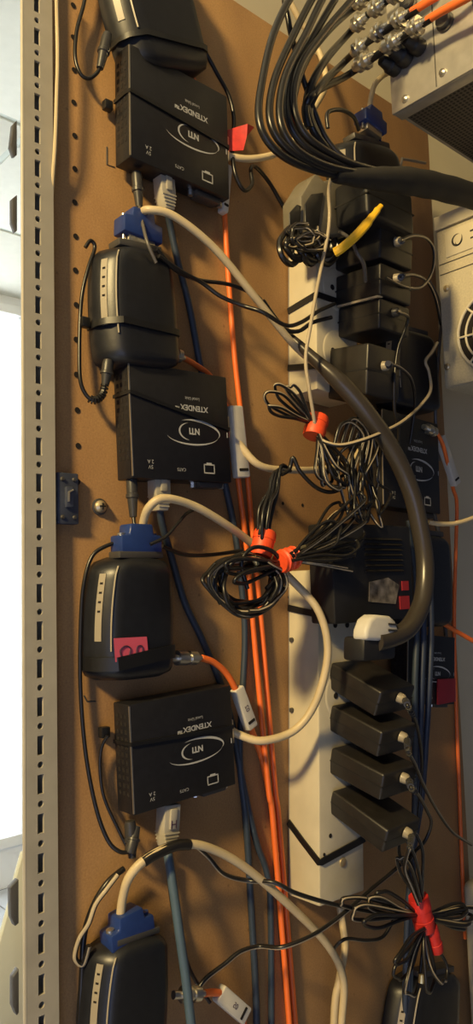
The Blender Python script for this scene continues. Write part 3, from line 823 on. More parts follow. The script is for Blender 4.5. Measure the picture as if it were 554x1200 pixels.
# ================================================================== CREAM OUTLET STRIP
XD = lambda z: 0.3722 + (z + .0085)*0.0504        # its left edge leans slightly
DT, DW = 0.027, 0.043
def outlet_strip(label, DZ0, DZ1, ends):
    duct = thing('outlet_strip', label, 'outlet strip', (XD(DZ0), 0, DZ0), rot=(0, math.atan(.0504), 0), group='cream outlet strips')
    Hd = DZ1 - DZ0
    build('body', MB().box((0,-DT,0),(DW,0,Hd)), 'duct', duct, bevel=.0015)
    build('cover_seam', MB().box((-.0002,-.0015,0.002),(.0004,-.0008,Hd-.002)), 'floor_grout', duct)
    if ends:
        build('screw', MB().lathe((.0215,-DT,.022),(.0215,-DT-.0012,.022),[(0,.0030),(.6,.0028),(1,.0012)],12), 'brass', duct)
        build('screw_hole', MB().lathe((.010,-DT+.0002,.040),(.010,-DT-.0003,.040),[(0,.0014),(1,.0014)],10), 'hole', duct)
        build('screw_hole', MB().lathe((.004,-DT+.0002,.030),(.004,-DT-.0003,.030),[(0,.0010),(1,.0010)],10), 'hole', duct)
        for q in (.115, .16): build('screw', MB().rod((-.0015,-.004,q),(.001,-.004,q),.0016,10), 'dark_metal', duct)
    zz = .125 if ends else .03
    while zz < Hd - .02:
        so = build('outlet', MB().lathe((.0215,-DT,zz),(.0215,-DT-.0006,zz),[(0,.0155),(.6,.0150),(1,.0140)],24), 'duct', duct)
        for sg in (-1,1): build('pin_hole', MB().lathe((.0215+sg*.006,-DT-.0004,zz),(.0215+sg*.006,-DT-.0009,zz),[(0,.002),(1,.002)],10), 'hole', so)
        zz += .045
outlet_strip('lower cream outlet strip behind the four tilted black adapters', -0.196, P(337,668,-.012).z, True)
outlet_strip('upper cream outlet strip behind the level black adapters', P(337,458,-.012).z, P(337,232,-.012).z, False)
def dp(x, y, z):  # point in the strip's own frame at world height z
    return Vector((XD(z) + x, y, z))
def tie_on_strip(z0, z1, z2, label, w=.0042):
    e = .0008
    strap(label, [dp(-e,-.001,z0), dp(-e,-DT*.5,(z0+z1)/2), dp(-e,-DT,z1), dp(.001,-DT-e,z1), dp(DW*.5,-DT-e,(z1+z2)/2), dp(DW,-DT-e,z2), dp(DW+e,-DT,z2), dp(DW+e,-.002,z2)], w)
za = P(338,962,0).z; zb = P(380,1008,-.027).z
tie_on_strip(za, zb, zb + .004, 'lower black cable tie bent round the end of the cream strip')
tie_on_strip(P(338,712,0).z, P(372,720,-.027).z, P(372,716,-.027).z, 'short black cable tie on the cream strip under the wire coil')
tie_on_strip(P(338,366,0).z, P(372,346,-.027).z, P(372,346,-.027).z, 'upper black cable tie on the cream strip')
tie_on_strip(P(338,432,0).z, P(372,429,-.027).z, P(372,429,-.027).z, 'black cable tie on the cream strip left of the square adapter')

# ------------------------------------------------------------------ adapters
def adapter(label, bl, fr, fb, wr, Yb, cord, relief, ribbed=True, m='adapter_black', body_len=None, tagc=None, Xo=None):
    """brick standing out of the strip.  bl = back top-left corner (px), fr = front top-left corner,
       fb = front bottom-left corner, wr = front top-right corner; Yb = depth of the back"""
    A = P(*bl, Yb); X = A.x
    B = PX(*fr, X); C = PX(*fb, X)
    D = P(*wr, B.y)
    ex = Vector((1,0,0)); w = max(.012, D.x - X)
    ey = (B - A); L = ey.length; ey.normalize()
    ez = ex.cross(ey).normalized()
    if ez.z < 0: ez = -ez
    h = abs((C - B).dot(ez))
    R = Matrix((ex, -ey, ez)).transposed() if Matrix((ex,-ey,ez)).determinant() > 0 else Matrix((ex, -ey, ez)).transposed()
    Mx = Matrix.Translation(A) @ R.to_4x4()
    t = thing('power_adapter', label, 'power adapter', A, 'black power adapters on the cream strip')
    build('case', MB().box((0,-L,-h),(w,0,0)).xf(Mx), m, t, bevel=.0016, seg=3, world=True)
    build('case_seam', MB().box((-.00015,-L-.00015,-h*.52),(w+.00015,.00015,-h*.48)).xf(Mx), 'plastic_black', t, world=True)
    # strain relief and cord
    s = Mx @ Vector((w*relief[0], -L, -h*relief[1])); e = Mx @ Vector((w*relief[0] + .001, -L-.0045, -h*relief[1]))
    build('cord_grommet', MB().lathe(s, e, [(0,.0034),(.7,.0032),(1,.0022)], 12), 'led_panel' if ribbed else 'grey_relief', t, world=True)
    cp = [e] + path(cord); sp = smooth(cp, 8)
    build('cord', MB().tube(sp, .0011, 8, stripe=(0,)), ['black_cable','stripe'], t, world=True, angle=60)
    if ribbed:
        acc = 0; k = 0
        for i in range(1, len(sp)):
            acc += (sp[i]-sp[i-1]).length
            if acc > .0022 and k < 7:
                acc = 0; k += 1
                d = (sp[i]-sp[i-1]).normalized()
                build('relief_ring', MB().lathe(sp[i]-d*.0006, sp[i]+d*.0006, [(0,.0024-.0001*k),(1,.0024-.0001*k)], 10), 'grey_relief', t, world=True)
    return t, Mx, (w, L, h)
YB = -.0285
adapter('top brick of the four tilted black adapters below the white plug', (388,776),(447,811),(447,846),(487,800), YB,
        [(478,828,78),(487,846,70),(492,870,60),(494,900,50),(490,960,44)], (.55,.35))
adapter('second brick from the top of the four tilted black adapters', (388,826),(448,858),(448,892),(489,850), YB,
        [(478,880,80),(486,896,74),(496,920,60),(512,950,40),(530,975,30),(552,990,24)], (.55,.35))
adapter('third brick from the top of the four tilted black adapters', (388,876),(450,908),(450,942),(490,898), YB,
        [(482,924,80),(490,932,74),(500,950,64),(505,965,60),(498,985,56),(486,998,54),(478,1010,54)], (.55,.32))
adapter('lowest brick of the four tilted black adapters', (389,926),(455,974),(455,1006),(494,962), YB,
        [(480,992,84),(476,1004,80),(474,1020,70),(482,1040,62),(490,1060,56)], (.55,.35))
adapter('uppermost of the level adapters, beside the yellow strip', (393,280),(446,262),(446,301),(484,283), YB,
        [(470,281,84),(485,276,70),(500,280,60),(508,294,56),(506,318,56),(494,336,60),(476,337,66),(452,326,72)], (.45,.35))
adapter('second level adapter, under the looping white-striped cord', (393,324),(446,307),(446,345),(482,325), YB,
        [(470,324,80),(484,322,66),(500,330,50),(510,350,40),(516,380,30)], (.45,.35))
adapter('third level adapter with a pale strip along its top', (396,361),(445,348),(445,384),(480,362), YB,
        [(466,366,80),(478,372,70),(473,390,66),(466,410,62),(462,445,60),(462,480,56),(467,505,52),(465,530,44)], (.45,.35), ribbed=False)
adapter('lowest level adapter, a square dark brick behind the thick lead', (386,409),(432,401),(432,462),(470,414), YB,
        [(455,426,72),(470,432,60),(482,446,50),(486,475,40),(480,520,30)], (.45,.38), ribbed=True)
# pale strip lying on the third adapter
a, b = P(397,361,-.030), PX(444,349,P(397,361,-.030).x)
tag(build('pale_strip', MB().ribbon([a + Vector((.001,0,.0012)), b + Vector((.001,0,.0012))], (1,0,.2), .006, .0014), 'led_panel', origin=a),
    'pale plastic strip along the top of the third level adapter', 'strip')
# grey plug-in adapter at the top of the strip
ga = thing('plug_adapter', 'grey plug-in adapter with dark panels at the top of the cream strip', 'power adapter', P(336,280,-.012))
o0 = P(336,280,-.012)
def gp(a, b, Y): return P(a, b, Y)
g = [P(334,285,-.030), P(333,240,-.030), P(346,219,-.030), P(352,213,-.030), P(360,222,-.030), P(384,216,-.030), P(384,285,-.030)]
build('case', MB().prism([(q.x, q.z) for q in g], -.045, -.0275), 'grey_adapter', ga, bevel=.0020, world=True)
for q in (((338,268),(338,250),(347,240),(352,242),(350,268)), ((357,268),(356,240),(364,228),(378,226),(372,268))):
    qq = [P(a, b, -.0452) for a, b in q]
    build('panel', MB().prism([(v.x, v.z) for v in qq], -.0462, -.0450), 'plastic_black', ga, bevel=.0008, world=True)
G_ = random.Random(5)
for i in range(6):
    ox, oy, rx, ry, ph = 358 + G_.uniform(-9,9), 277 + G_.uniform(-7,7), G_.uniform(13,24), G_.uniform(6,12), G_.uniform(0,6)
    cc = [(ox + rx*math.cos(a*PI/7 + ph) + G_.uniform(-2,2), oy + ry*math.sin(a*PI/7 + ph) + G_.uniform(-2,2), 49 + i*1.7 + G_.uniform(-1,1)) for a in range(0, 13)]
    build('wound_cord', cable_mb(cc, .0010, 8, (0,), 5), ['black_cable','stripe'], ga, world=True)
cl = thing('cord_clump', 'dark clump of wound cord hanging under the grey adapter', 'cord', P(345,300,-.02))
for i in range(7):
    x0 = 328 + i*7; 
    cc = [(x0+10, 268, 40),(x0, 282 + i%3*4, 44),(x0 + 2, 300 - i%2*6, 46),(x0+14, 310 - i%3*5, 44),(x0+26, 296, 42),(x0 + 22, 280, 40)]
    build('wound_cord', cable_mb(cc, .0019, 8, None, 5), 'black_cable', cl, world=True)
tag(build('yellow_tie', MB().tube(smooth(path([(392,296,60),(400,291,64),(414,279,68),(428,264,72),(440,248,74),(446,241,74)]),6), [.0032]*20+[.0026]*6+[.0019]*5, 10, flat=.7), 'yellow', origin=P(392,296,-.06)),
    'bright yellow plastic strip across the upper adapters', 'tie')
cable('power_cable', 'pale cord crossing under the yellow strip', [(398,272,50),(410,280,60),(418,296,66),(426,310,66),(428,330,60)], .0013, 'grey_cable', 'cord', 'striped cords')
cable('power_cable', 'white-striped cord hanging from the grey adapter into the orange tape', [(396,196,70),(389,206,64),(385,224,58),(386,250,56),(384,275,56),(378,305,54),(371,340,54),(364,380,54),(358,420,52),(362,455,52),(367,485,50),(369,500,48)], .0012, 'black_cable', 'cord', 'striped cords', stripe=(3,4,5,6))
cable('power_cable', 'striped cord swinging from the beige case to the orange taped bundle', [(512,402,40),(505,414,44),(498,424,46),(502,436,46),(504,458,48),(492,476,50),(472,494,58),(450,506,66),(425,516,66),(400,522,60),(382,519,54),(372,512,48)], .0014, 'black_cable', 'cord', 'striped cords', stripe=(0,1))
cable('power_cable', 'grey cord dropping along the beige case edge', [(503,330,30),(512,348,26),(517,372,24),(515,400,22),(512,440,20),(510,490,16),(514,540,10)], .0014, 'grey_cable', 'cord', 'striped cords')
cable('cream_cable', 'cream cable entering from the right edge under the grey sleeve', [(502,612,30),(515,614,34),(535,613,38),(560,605,42),(600,590,46)], .0018, 'cream_cable', 'cable')
cable('grey_cable', 'grey cord dropping beside the right orange cable', [(508,600,18),(514,630,14),(516,670,8),(520,720,4),(524,760,4)], .0018, 'grey_cable', 'cable')

# thick power lead with white plug
t = thing('power_lead', 'thick glossy black power lead ending in a white plug', 'cable', P(440,750,-.06))
pl = [(336,391,29),(372,424,44),(398,448,54),(428,482,62),(458,525,66),(480,572,68),(492,620,70),(498,665,72),(494,706,74),(478,736,76),(456,748,76),(440,752,76)]
sp = smooth(path(pl), 8)
rr = [.0022 + .0036*min(1, i/16) for i in range(len(sp))]
build('lead', MB().tube(sp, rr, 14), 'lead_brown', t, world=True, angle=60)
# plug body: half-round white cap
A = P(416,750,-.074); B = P(457,750,-.074)
ww = (B - A).length
out = [(0, 0), (ww, 0), (ww*.98, .006), (ww*.86, .0125), (ww*.70, .0150), (ww*.28, .0150), (ww*.12, .0120), (ww*.02, .006)]
Mx = Matrix.Translation(P(419,750,-.074)) @ Matrix.Rotation(.10, 4, 'Y')
build('plug', MB().prism(out, -.006, .005).xf(Mx), 'label_white', t, bevel=.0025, seg=3, world=True)
for k in range(2): build('plug_rib', MB().box((ww*.62, -.0066, .006 + k*.0035), (ww*.86, -.0056, .0072 + k*.0035)).xf(Mx), 'grey_relief', t, world=True)
build('plug_core', MB().prism([(0.001,-.012),(ww*.95,-.010),(ww*.95,.002),(0.001,.002)], -.004, .012).xf(Mx), 'plastic_black', t, bevel=.002, world=True)
for i, (dx, lb) in enumerate(((0,'navy cable hanging just right of the stacked adapters'),(8,'middle navy cable hanging right of the stacked adapters'),(17,'navy cable beside the dark red tag'))):
    cable('network_cable', lb, [(478+dx,610,34),(486+dx,680,36),(488+dx,740,38),(486+dx,800,38),(486+dx*.8,860,34),(486+dx*.5,930,26),(484,1000,18),(482-dx*.3,1080,16),(478-dx*.3,1260,14)], .0022, 'blue_cable' if i == 0 else 'navy_cable', 'cable', 'blue network cables')
# dark red tag on the right box
tag(build('red_tag', MB().prism([(P(513,796,-.024).x,P(513,796,-.024).z),(P(533,795,-.024).x,P(533,795,-.024).z),(P(533,822,-.024).x,P(533,822,-.024).z),(P(513,826,-.024).x,P(513,826,-.024).z)], -.0246, -.0228), 'red_tag', bevel=.0003),
    'dark red tag on the right-hand extender box', 'tag')
# louvred black unit in the middle
q0 = P(388,612,-.050); q1 = P(480,612,-.050); q2 = P(388,732,-.050)
lw, lh = q1.x - q0.x, q0.z - q2.z
lu = thing('louvred_unit', 'black louvred unit with foil sticker behind the thick lead', 'network unit', (q0.x, -.030, q2.z))
build('case', MB().box((0,-.020,0),(lw,0,lh)), 'plastic_black', lu, bevel=.0015)
for k in range(7):
    zz = lh*.86 - k*lh*.055
    build('louvre', MB().add([(lw*.38,-.0200,zz),(lw*.86,-.0200,zz),(lw*.86,-.0216,zz-.0012),(lw*.38,-.0216,zz-.0012),(lw*.38,-.0200,zz-.0018),(lw*.86,-.0200,zz-.0018)],
          [(0,1,2,3),(3,2,5,4),(0,3,4),(1,5,2),(0,4,5,1)]), 'adapter_black', lu)
build('foil_sticker', MB().prism([(lw*.40,lh*.20),(lw*.74,lh*.16),(lw*.80,lh*.36),(lw*.66,lh*.44),(lw*.42,lh*.40)], -.0206, -.0199), 'foil', lu)
build('red_corner', MB().box((lw*.80,-.0206,lh*.10),(lw*.93,-.0199,lh*.24)), 'red_tag', lu)
build('red_corner', MB().box((lw*.84,-.0206,lh*.30),(lw*.93,-.0199,lh*.40)), 'red_tag', lu)

# ================================================================== TAPED WIRE BUNDLES
J_ = random.Random(11)
def strand(root, pts, r=.0010, stripe=(0,), m='black_cable', jit=2.2):
    if len(pts) > 4: pts = [(a + J_.uniform(-jit, jit), b + J_.uniform(-jit, jit), c) if 0 < i < len(pts) - 1 else (a, b, c) for i, (a, b, c) in enumerate(pts)]
    return build('wire', cable_mb(pts, r, 9, stripe[:1] if stripe else None, 5), [m, 'stripe'], root, world=True, angle=60)
def loop_pts(cx, cy, Y, ang, L, wd, tw=0):
    """teardrop loop leaving (cx,cy) in image direction ang (deg, 0 = right, 90 = up)"""
    a = math.radians(ang); c, s = math.cos(a), -math.sin(a); nx, ny = -s, c
    out = []
    for t, side in ((0,.05),(.35,.55),(.75,1),(.97,.6),(1,0),(.97,-.6),(.75,-1),(.35,-.5),(0,-.05)):
        out.append((cx + c*L*t + nx*wd*side, cy + s*L*t + ny*wd*side, Y + tw*side + 4*t))
    return out
def tape(root, c, ax_deg, L, r, Y, m='tape_orange', name='tape_wrap'):
    a = math.radians(ax_deg); dx, dy = math.cos(a)*L/2, -math.sin(a)*L/2
    A, B = P(c[0]-dx, c[1]-dy, -Y/1000), P(c[0]+dx, c[1]+dy, -Y/1000)
    return build(name, MB().lathe(A, B, [(0,r*.94),(.08,r),(.35,r*1.03),(.36,r*.97),(.64,r*.98),(.65,r*1.04),(.92,r),(1,r*.92)], 14), m, root, world=True)
R_ = random.Random(3)
# A: upper bundle
bA = thing('wire_bundle', 'fanned wire bundle with orange tape, upper right of the middle box', 'wire bundle', P(370,502,-.045), 'taped wire bundles')
tape(bA, (370,500), 75, 24, .0070, 45)
for ang, L, wd in ((148,64,9),(134,60,8),(160,54,5),(122,52,6)):
    strand(bA, loop_pts(366,496,44 + R_.uniform(-3,5), ang, L, wd, 3), .0010, (0,1))
for ang, L, wd in ((-72,66,9),(-62,60,8),(-80,62,7),(-55,58,6),(-68,72,12),(-85,55,6),(-60,70,10)):
    strand(bA, loop_pts(373,506,44 + R_.uniform(-3,6), ang, L, wd, 3), .0011, (0,) if R_.random() < .7 else None)
strand(bA, [(374,512,50),(386,540,52),(400,566,50),(390,576,48),(370,570,46),(352,550,44),(345,536,42),(338,548,40),(330,556,40)], .0013, None)
# B: big coil
bB = thing('wire_bundle', 'big black wire coil with orange tape in front of the orange cables', 'wire bundle', P(306,640,-.04), 'taped wire bundles')
tape(bB, (308,637), 78, 30, .0066, 40)
for i in range(11):
    cx, cy = 287 + R_.uniform(-5,5), 680 + R_.uniform(-5,6)
    rx, ry = 37 + R_.uniform(-9,7), 30 + R_.uniform(-8,8)
    a0 = R_.uniform(0, 6.28)
    pts = [(cx + rx*math.cos(a0 + k*.45) + 2*math.sin(k), cy + ry*math.sin(a0 + k*.45)*(.8 if math.sin(a0+k*.45) < 0 else 1.0), 38 + 3*(i % 4) + 2*math.sin(k*1.3)) for k in range(17)]
    strand(bB, pts, .0012, (0,) if i % 3 == 0 else None)
for k in range(7):
    x = 303 + k*2.2
    strand(bB, [(x, 650, 40),(x - 1, 625, 40 + k%3*2),(x + 2, 600 - R_.uniform(0,8), 40 + k % 3*2),(x + 8 + R_.uniform(-3,5), 575, 40),(x + 14, 560 - k*2, 38),(x + 24, 552, 36)], .0011, (0,) if k % 2 else None)
strand(bB, [(290,690,46),(284,660,46),(300,640,48),(322,646,48),(328,668,46),(312,690,46)], .0012, None)
build('wire_end', MB().lathe(P(297,652,-.047), P(301,662,-.047), [(0,.0016),(1,.0016)], 8), 'gold', bB, world=True)
# C: bundle fanned to the right
bC = thing('wire_bundle', 'wire bundle with crinkled orange tape fanning right over the cream strip', 'wire bundle', P(338,657,-.045), 'taped wire bundles')
tape(bC, (337,656), 20, 20, .0062, 48)
for k in range(3):
    a = math.radians(20); 
    cpt = P(331 + k*6, 658 - k*2, -.048)
    build('tape_ridge', MB().lathe(cpt - Vector((.0011,0,0)), cpt + Vector((.0011,0,.0003)), [(0,.0058),(.5,.0071),(1,.0058)], 14), 'tape_orange', bC, world=True)
for ang, L, wd in ((38,88,12),(28,98,9),(47,86,7),(20,84,10),(33,64,15),(11,78,8),(3,72,6),(41,112,6)):
    strand(bC, [(a + R_.uniform(-4,4), b + R_.uniform(-4,4), c) for a, b, c in loop_pts(343,653,47 + R_.uniform(-4,8), ang, L, wd, 4)], .0010, (0,1) if R_.random() < .5 else None)
for ang, L in ((-5,72),(-2,66),(8,60)):
    a = math.radians(ang)
    strand(bC, [(340,657,50),(340+L*.5,655 - L*.5*math.sin(a) + 4,54),(340+L,657 - L*math.sin(a) + 6,54)], .0011, (0,1))
build('wire_end', MB().lathe(P(350,642,-.052), P(356,640,-.052), [(0,.0017),(1,.0017)], 8), 'gold', bC, world=True)
for ang, L, wd in ((185,70,9),(200,62,7)):
    strand(bC, loop_pts(334,660,46, ang, L, wd, 3), .0011, None)
# E: loose hanging loops right of the upper bundle
bE = thing('wire_bundle', 'loose untaped wire loops hanging beside the thick lead', 'wire bundle', P(420,520,-.05), 'loose wires')
for i in range(8):
    x = 400 + R_.uniform(0, 38); e = lambda k=9: R_.uniform(-k, k)
    strand(bE, [(x + 8 + e(), 506 + e(14), 48),(x + e(), 532 + e(), 50 + e(6)),(x - 4 + e(), 566 + e(), 52),(x + 2 + e(), 598 + e(14), 52 + e(5)),(x + 12 + e(), 606 + e(14), 52),(x + 16 + e(), 586 + e(), 50),(x + 12 + e(), 555 + e(), 50 + e(6)),(x + 14 + e(), 525 + e(), 48),(x + 2 + e(), 510 + e(), 48)], .0010, (0,) if i % 3 == 0 else None)
for i in range(3):
    strand(bE, [(392 + i*8,520,52),(400 + i*8,498 - i*3,54),(414 + i*6,494,54),(424 + i*5,512,52),(418 + i*6,545,50),(408 + i*6,570,48)], .0013, (0,))
# D: bottom right bundle
bD = thing('wire_bundle', 'wire bundle with red tape in the lower right corner', 'wire bundle', P(497,1080,-.05), 'taped wire bundles')
tape(bD, (494,1070), -78, 40, .0068, 50, 'tape_red')
tape(bD, (508,1100), -75, 30, .0046, 52, 'tape_red', 'tape_tail')
for ang, L, wd in ((165,58,8),(178,74,9),(190,62,7),(152,52,7),(170,90,8)):
    strand(bD, loop_pts(488,1072,49 + R_.uniform(-4,5), ang, L, wd, 3), .0012, (0,) if R_.random() < .5 else None)
for ang, L, wd in ((8,48,7),(-4,52,8),(-14,46,6),(18,44,6),(2,58,10)):
    strand(bD, loop_pts(500,1074,48 + R_.uniform(-4,5), ang, L, wd, 3), .0012, (0,) if R_.random() < .5 else None)
for ang, L, wd in ((106,80,9),(97,86,7),(114,62,7)):
    strand(bD, loop_pts(494,1062,50 + R_.uniform(-4,5), ang, L, wd, 3), .0011, (0,1))
for ang, L, wd in ((-118,66,9),(-130,52,6),(-103,80,8),(-70,66,8),(-84,74,6)):
    strand(bD, loop_pts(497,1088,50 + R_.uniform(-4,5), ang, L, wd, 3), .0011, (0,1) if R_.random() < .6 else None)
build('wire_end', MB().lathe(P(494,1142,-.053), P(493,1152,-.053), [(0,.0020),(1,.0018)], 8), 'gold', bD, world=True)

# ================================================================== SILVER CHASSIS (top right)
XC = 0.420
cA = PX(461, 134, XC)                                   # lower left corner of its connector panel
ch = thing('silver_chassis', 'silver metal chassis with perforated underside, top right corner', 'chassis', (XC, cA.y, cA.z))
HH = .135; DD = .30; LL = .32
build('shell', MB().box((.0012, -DD, .0012), (LL, 0, HH)), 'aluminium', ch, bevel=.001)
build('connector_panel', MB().box((-.0012, -DD - .001, -.0005), (.0012, .0006, HH)), 'aluminium', ch, bevel=.0005)
build('bottom_flange', MB().box((.0012,-DD,-.0005),(.010,0,.0012)), 'aluminium', ch, bevel=.0003)
build('perforated_underside', MB().box((.010,-DD+.004,-.0002),(LL,-.004,.0013)), 'perforated', ch)
for a, b in ((476,117),(520,86)):
    q = PX(a, b, XC) - Vector((XC, cA.y, cA.z))
    build('panel_screw', MB().lathe((-.0012,q.y,q.z),(-.0032,q.y,q.z),[(0,.0026),(.6,.0024),(1,.0012)],14), 'steel', ch)
q = PX(509, 40, XC) - Vector((XC, cA.y, cA.z))
build('panel_seam', MB().box((-.0014,q.y-.0004,.001),(-.0010,q.y+.0004,HH-.002)), 'dark_metal', ch)
for i in range(3):
    for j in range(4):
        yy = -.018 - j*.026; zz = .040 + i*.028
        build('panel_socket', MB().lathe((-.0012,yy,zz),(-.006,yy,zz),[(0,.0062),(.3,.0062),(.35,.0048),(1,.0048)],16), 'dark_metal', ch)

for a, b, rr_ in ((478,70,.0065),(494,58,.0055),(466,82,.0055)):  # added black shapes for the cable mass and shadow on the panel
    q = PX(a, b, XC) - Vector((XC, cA.y, cA.z))
    build('plug_hood_shape', MB().lathe((-.001,q.y,q.z),(-.016,q.y+.002,q.z+.001),[(0,rr_),(.5,rr_),(.55,rr_*.8),(1,rr_*.6)],12), 'plastic_black', ch, bevel=.0006)
# connectors and looped leads
def coupler(label, pts, cons, orange=None):
    """black lead with metal screw couplers at the listed stretches"""
    p0 = PX(pts[0][0], pts[0][1], pts[0][2])
    t = thing('screw_coupler_lead', label, 'cable', p0, 'leads at the silver chassis')
    sp = smooth([PX(*q) if q[2] > 0 else P(q[0], q[1], q[2]) for q in pts], 10)
    build('lead', MB().tube(sp, .0024, 9), 'black_cable', t, world=True, angle=60)
    for (a, b, X, a2, b2, _x) in cons:
        A, B = PX(a, b, X), PX(a2, b2, X)
        build('coupler', MB().lathe(A, B, [(0,.0024),(.12,.0034),(.22,.0034),(.22,.0052),(.38,.0052),(.38,.0034),(.52,.0034),(.52,.0060),(.66,.0060),(.66,.0036),(.80,.0036),(.80,.0030),(1,.0026)], 12), 'steel', t, world=True)
    if orange:
        op = smooth([PX(*q) for q in orange], 8)
        build('orange_lead', MB().tube(op, .0026, 9), 'orange_cable', t, world=True, angle=60)
    return t
X1 = .400
YL = -.085
coupler('lead with three screw couplers nearest the panel edge, orange at its far end', [(362,150,YL),(358,126,YL),(372,106,YL),(404,90,X1),(440,66,X1),(470,44,X1),(505,22,X1)],
        [(414,80,X1,440,64,X1),(446,60,X1,474,40,X1),(476,38,X1,500,24,X1)], [(500,24,X1),(520,12,X1),(550,-4,X1),(590,-30,X1),(625,-62,X1+.004),(640,-90,XC)])
coupler('lead with screw couplers in the second row at the silver panel', [(372,160,YL),(362,130,YL),(376,100,YL),(398,78,X1),(424,54,X1),(460,30,X1),(490,10,X1)],
        [(412,64,X1,432,46,X1),(434,45,X1,456,29,X1),(458,28,X1,480,15,X1)], [(482,14,X1),(500,3,X1),(530,-16,X1),(570,-50,X1+.004),(585,-80,XC)])
coupler('lead with screw couplers in the third row at the silver panel', [(385,178,YL),(366,150,YL),(360,115,YL),(378,75,YL),(404,44,X1),(430,18,X1),(460,-4,X1),(500,-34,X1),(530,-70,XC)],
        [(412,34,X1,430,18,X1),(432,16,X1,452,1,X1),(454,0,X1,474,-14,X1)])
coupler('topmost lead with a screw coupler at the silver panel', [(392,186,YL),(352,160,YL),(342,125,YL),(356,75,YL),(380,40,YL),(408,14,X1),(440,-10,X1),(475,-44,X1),(500,-80,XC)],
        [(414,8,X1,432,-8,X1)])
LO = [('outermost black loop lead, far left of the loops', [(348,-15,88),(322,35,90),(308,90,92),(303,135,94),(314,166,96),(344,190,98),(392,205,100),(450,212,104),(520,220,108)]),
      ('second black loop lead from the left', [(374,-15,90),(342,45,92),(321,95,94),(316,138,96),(330,168,98),(362,190,100),(404,203,102),(455,210,104),(520,219,108)]),
      ('third black loop lead from the left', [(386,-15,92),(358,40,94),(333,92,96),(328,140,98),(344,172,100),(376,192,102),(415,202,104),(460,208,106),(520,217,108)]),
      ('fourth black loop lead from the left', [(402,-15,90),(364,48,90),(341,92,90),(337,136,92),(354,168,94),(388,189,98),(425,200,102),(465,206,106),(520,215,108)]),
      ('fifth black loop lead, passing innermost at the top', [(425,-15,94),(382,35,94),(352,78,94),(344,122,94),(358,158,96),(394,184,100),(432,198,104),(468,205,106),(520,214,108)]),
      ('black lead hanging straight across the loops', [(336,-15,84),(338,25,84),(346,60,84),(356,95,84),(368,130,84),(384,165,86),(410,190,92),(450,204,100),(490,210,106)])]
for i, (lb, pts) in enumerate(LO):
    x0 = pts[0][0]; pts = [(x0 + 170 + i*4, -150 + i*6, 100), (x0 + 105, -118, 97), (x0 + 42, -66, 93)] + pts
    cable('loop_lead', lb, pts, .0021 if i < 5 else .0016, 'black_cable', 'cable', 'looped black leads', n=10)
cable('loop_lead', 'thin black lead bending over the blue plug', [(384,150,60),(384,132,60),(400,129,58),(414,137,54),(420,152,48)], .0014, 'black_cable', 'cable', 'looped black leads')
# braided sheath collecting the leads
sp = smooth(path([(392,206,100),(425,209,103),(462,211,106),(500,216,108),(540,226,110),(600,244,112)]), 8)
n_ = len(sp)
rs = [.0036 + .0045*min(1, i/18) + .0002*math.sin(i*1.1) for i in range(n_)]
tag(build('cable_sheath', MB().tube(sp, rs, 14), 'sheath', origin=P(392,206,-.1), angle=60), 'thick black sheath gathering the looped leads above the beige case', 'cable sheath')
# black mass under the loops: a dark adapter block
mb = MB().box((0,0,0),(.052,.030,.030))
q = P(392,262,-.046)
bb = thing('power_adapter', 'bulky black adapter block under the looped leads', 'power adapter', (q.x, -.074, q.z - .004), 'black power adapters on the cream strip')
build('case', MB().box((0,0,0),(.050,.028,.029)), 'plastic_black', bb, bevel=.003, seg=3)
build('case_seam', MB().box((-.0002,-.0002,.014),(.0502,.0282,.0148)), 'adapter_black', bb)

# small pale wire hook at the board edge
tag(build('wire_hook', MB().tube([P(468,200,-.02),P(471,186,-.02),P(498,191,-.02)], .0012, 8), 'led_panel', origin=P(468,200,-.02)), 'pale bent clip near the right edge of the board', 'clip')

# ================================================================== BEIGE CASE WITH FAN
XP = 0.520
pA = PX(516, 254, XP); pB = PX(519, 456, XP)
z1, z0 = pA.z, pB.z
yl = (pA.y + pB.y)/2 + .002
pc = thing('computer_case', 'beige computer case with fan grille at the right edge', 'computer case', (XP, yl, z0))
H = z1 - z0; DDp = .150
build('shell', MB().box((.0015,-DDp,0),(.20,0,H)), 'case_beige', pc, bevel=.001)
build('rear_panel', MB().box((0,-DDp+.0008,.0008),(.0015,-.0008,H*.915)), 'case_beige', pc, bevel=.0004)
build('lid_edge', MB().box((-.0012,-DDp-.0005,H*.925),(.002,.0005,H+.0008)), 'case_plate', pc, bevel=.0005)
def onp(a, b):
    q = PX(a, b, XP); return q.y - yl, q.z - z0
y0_, zt = onp(521, 268); y1_, zb_ = onp(554, 286)
npl = build('name_plate', MB().box((-.0008, -.075, H*.745), (0, y0_, H*.895)), 'case_plate', pc, bevel=.0003)
lt = text_mb('H\u00b7ome', .010, 0, 0, 0, False)
lt = MB()
band(lt, *crescent(0, 0, .0045, .0045, 40, 330, .0016, tilt=.4), 0)
band(lt, *crescent(.001, 0, .0028, .0045, 200, 420, .0014, tilt=-.3), 0)
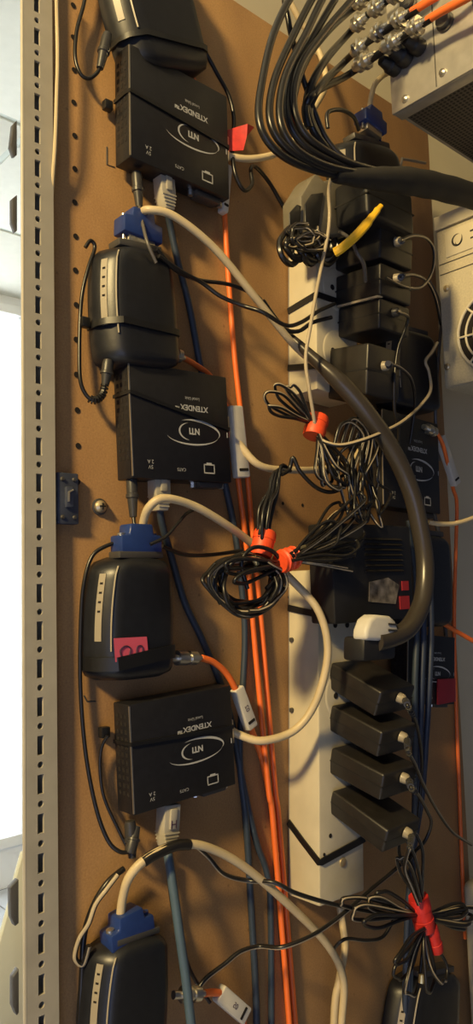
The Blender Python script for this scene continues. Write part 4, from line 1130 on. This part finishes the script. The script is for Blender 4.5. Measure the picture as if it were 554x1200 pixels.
# the plate faces -X: map x -> -Y
lt.v = [Vector((-.0010, y0_ - .011 - q.x, H*.825 + q.z)) for q in lt.v]
build('plate_logo', lt, 'grey_relief', npl)
pr = MB()
for k in range(2): pr.box((-.0010, y0_ - .060, H*(.80 + .04*k)), (-.0007, y0_ - .022, H*(.80 + .04*k) + .0013))
build('plate_print', pr, 'grey_relief', npl)
for f in (.715, .655): build('panel_crease', MB().box((-.0004,-DDp+.002,H*f),(.0002,-.002,H*f+.0007)), 'dark_metal', pc)
for a, b in ((523,338),(524,430)):
    yy, zz = onp(a, b)
    s = build('case_screw', MB().lathe((0,yy,zz),(-.0016,yy,zz),[(0,.0027),(.5,.0025),(1,.0014)],14), 'brass', pc)
fy, fz = onp(580, 385)
fy0, _ = onp(537, 388)
fr = abs(fy - fy0)
fan = build('fan_recess', MB().lathe((.0,fy,fz),(-.0004,fy,fz),[(0,fr),(1,fr)],40), 'hole', pc)
for k in (1.0, .78, .56, .34):
    rg = [Vector((-.0012, fy + fr*k*math.cos(a*PI/20), fz + fr*k*math.sin(a*PI/20))) for a in range(41)]
    build('grille_ring', MB().tube(rg, .0009 if k < 1 else .0013, 8, caps=False), 'case_plate', fan)
for a in (0, 45, 90, 135):
    d = Vector((0, math.cos(math.radians(a)), math.sin(math.radians(a))))*fr
    build('grille_spoke', MB().rod(Vector((-.0016,fy,fz)) - d, Vector((-.0016,fy,fz)) + d, .0009, 8), 'case_plate', fan)
build('fan_hub', MB().lathe((-.0004,fy,fz),(-.0010,fy,fz),[(0,fr*.30),(1,fr*.30)],24), 'plastic_black', fan)

# cream upright at the lower right edge
q = P(562, 1130, -.02)
cu = thing('cream_upright', 'cream rounded upright at the lower right edge', 'upright', (q.x, -.02, -.60))
zt = P(552, 1040, -.02).z
build('column', MB().prism(rrect(0, .03, 0, zt + .60, .006), -.012, .012), 'duct', cu, bevel=.004, seg=3)
build('clip', MB().box((-.0025,-.014,zt+.60-.035),(.006,-.004,zt+.60-.030)), 'plastic_black', cu, bevel=.0005)
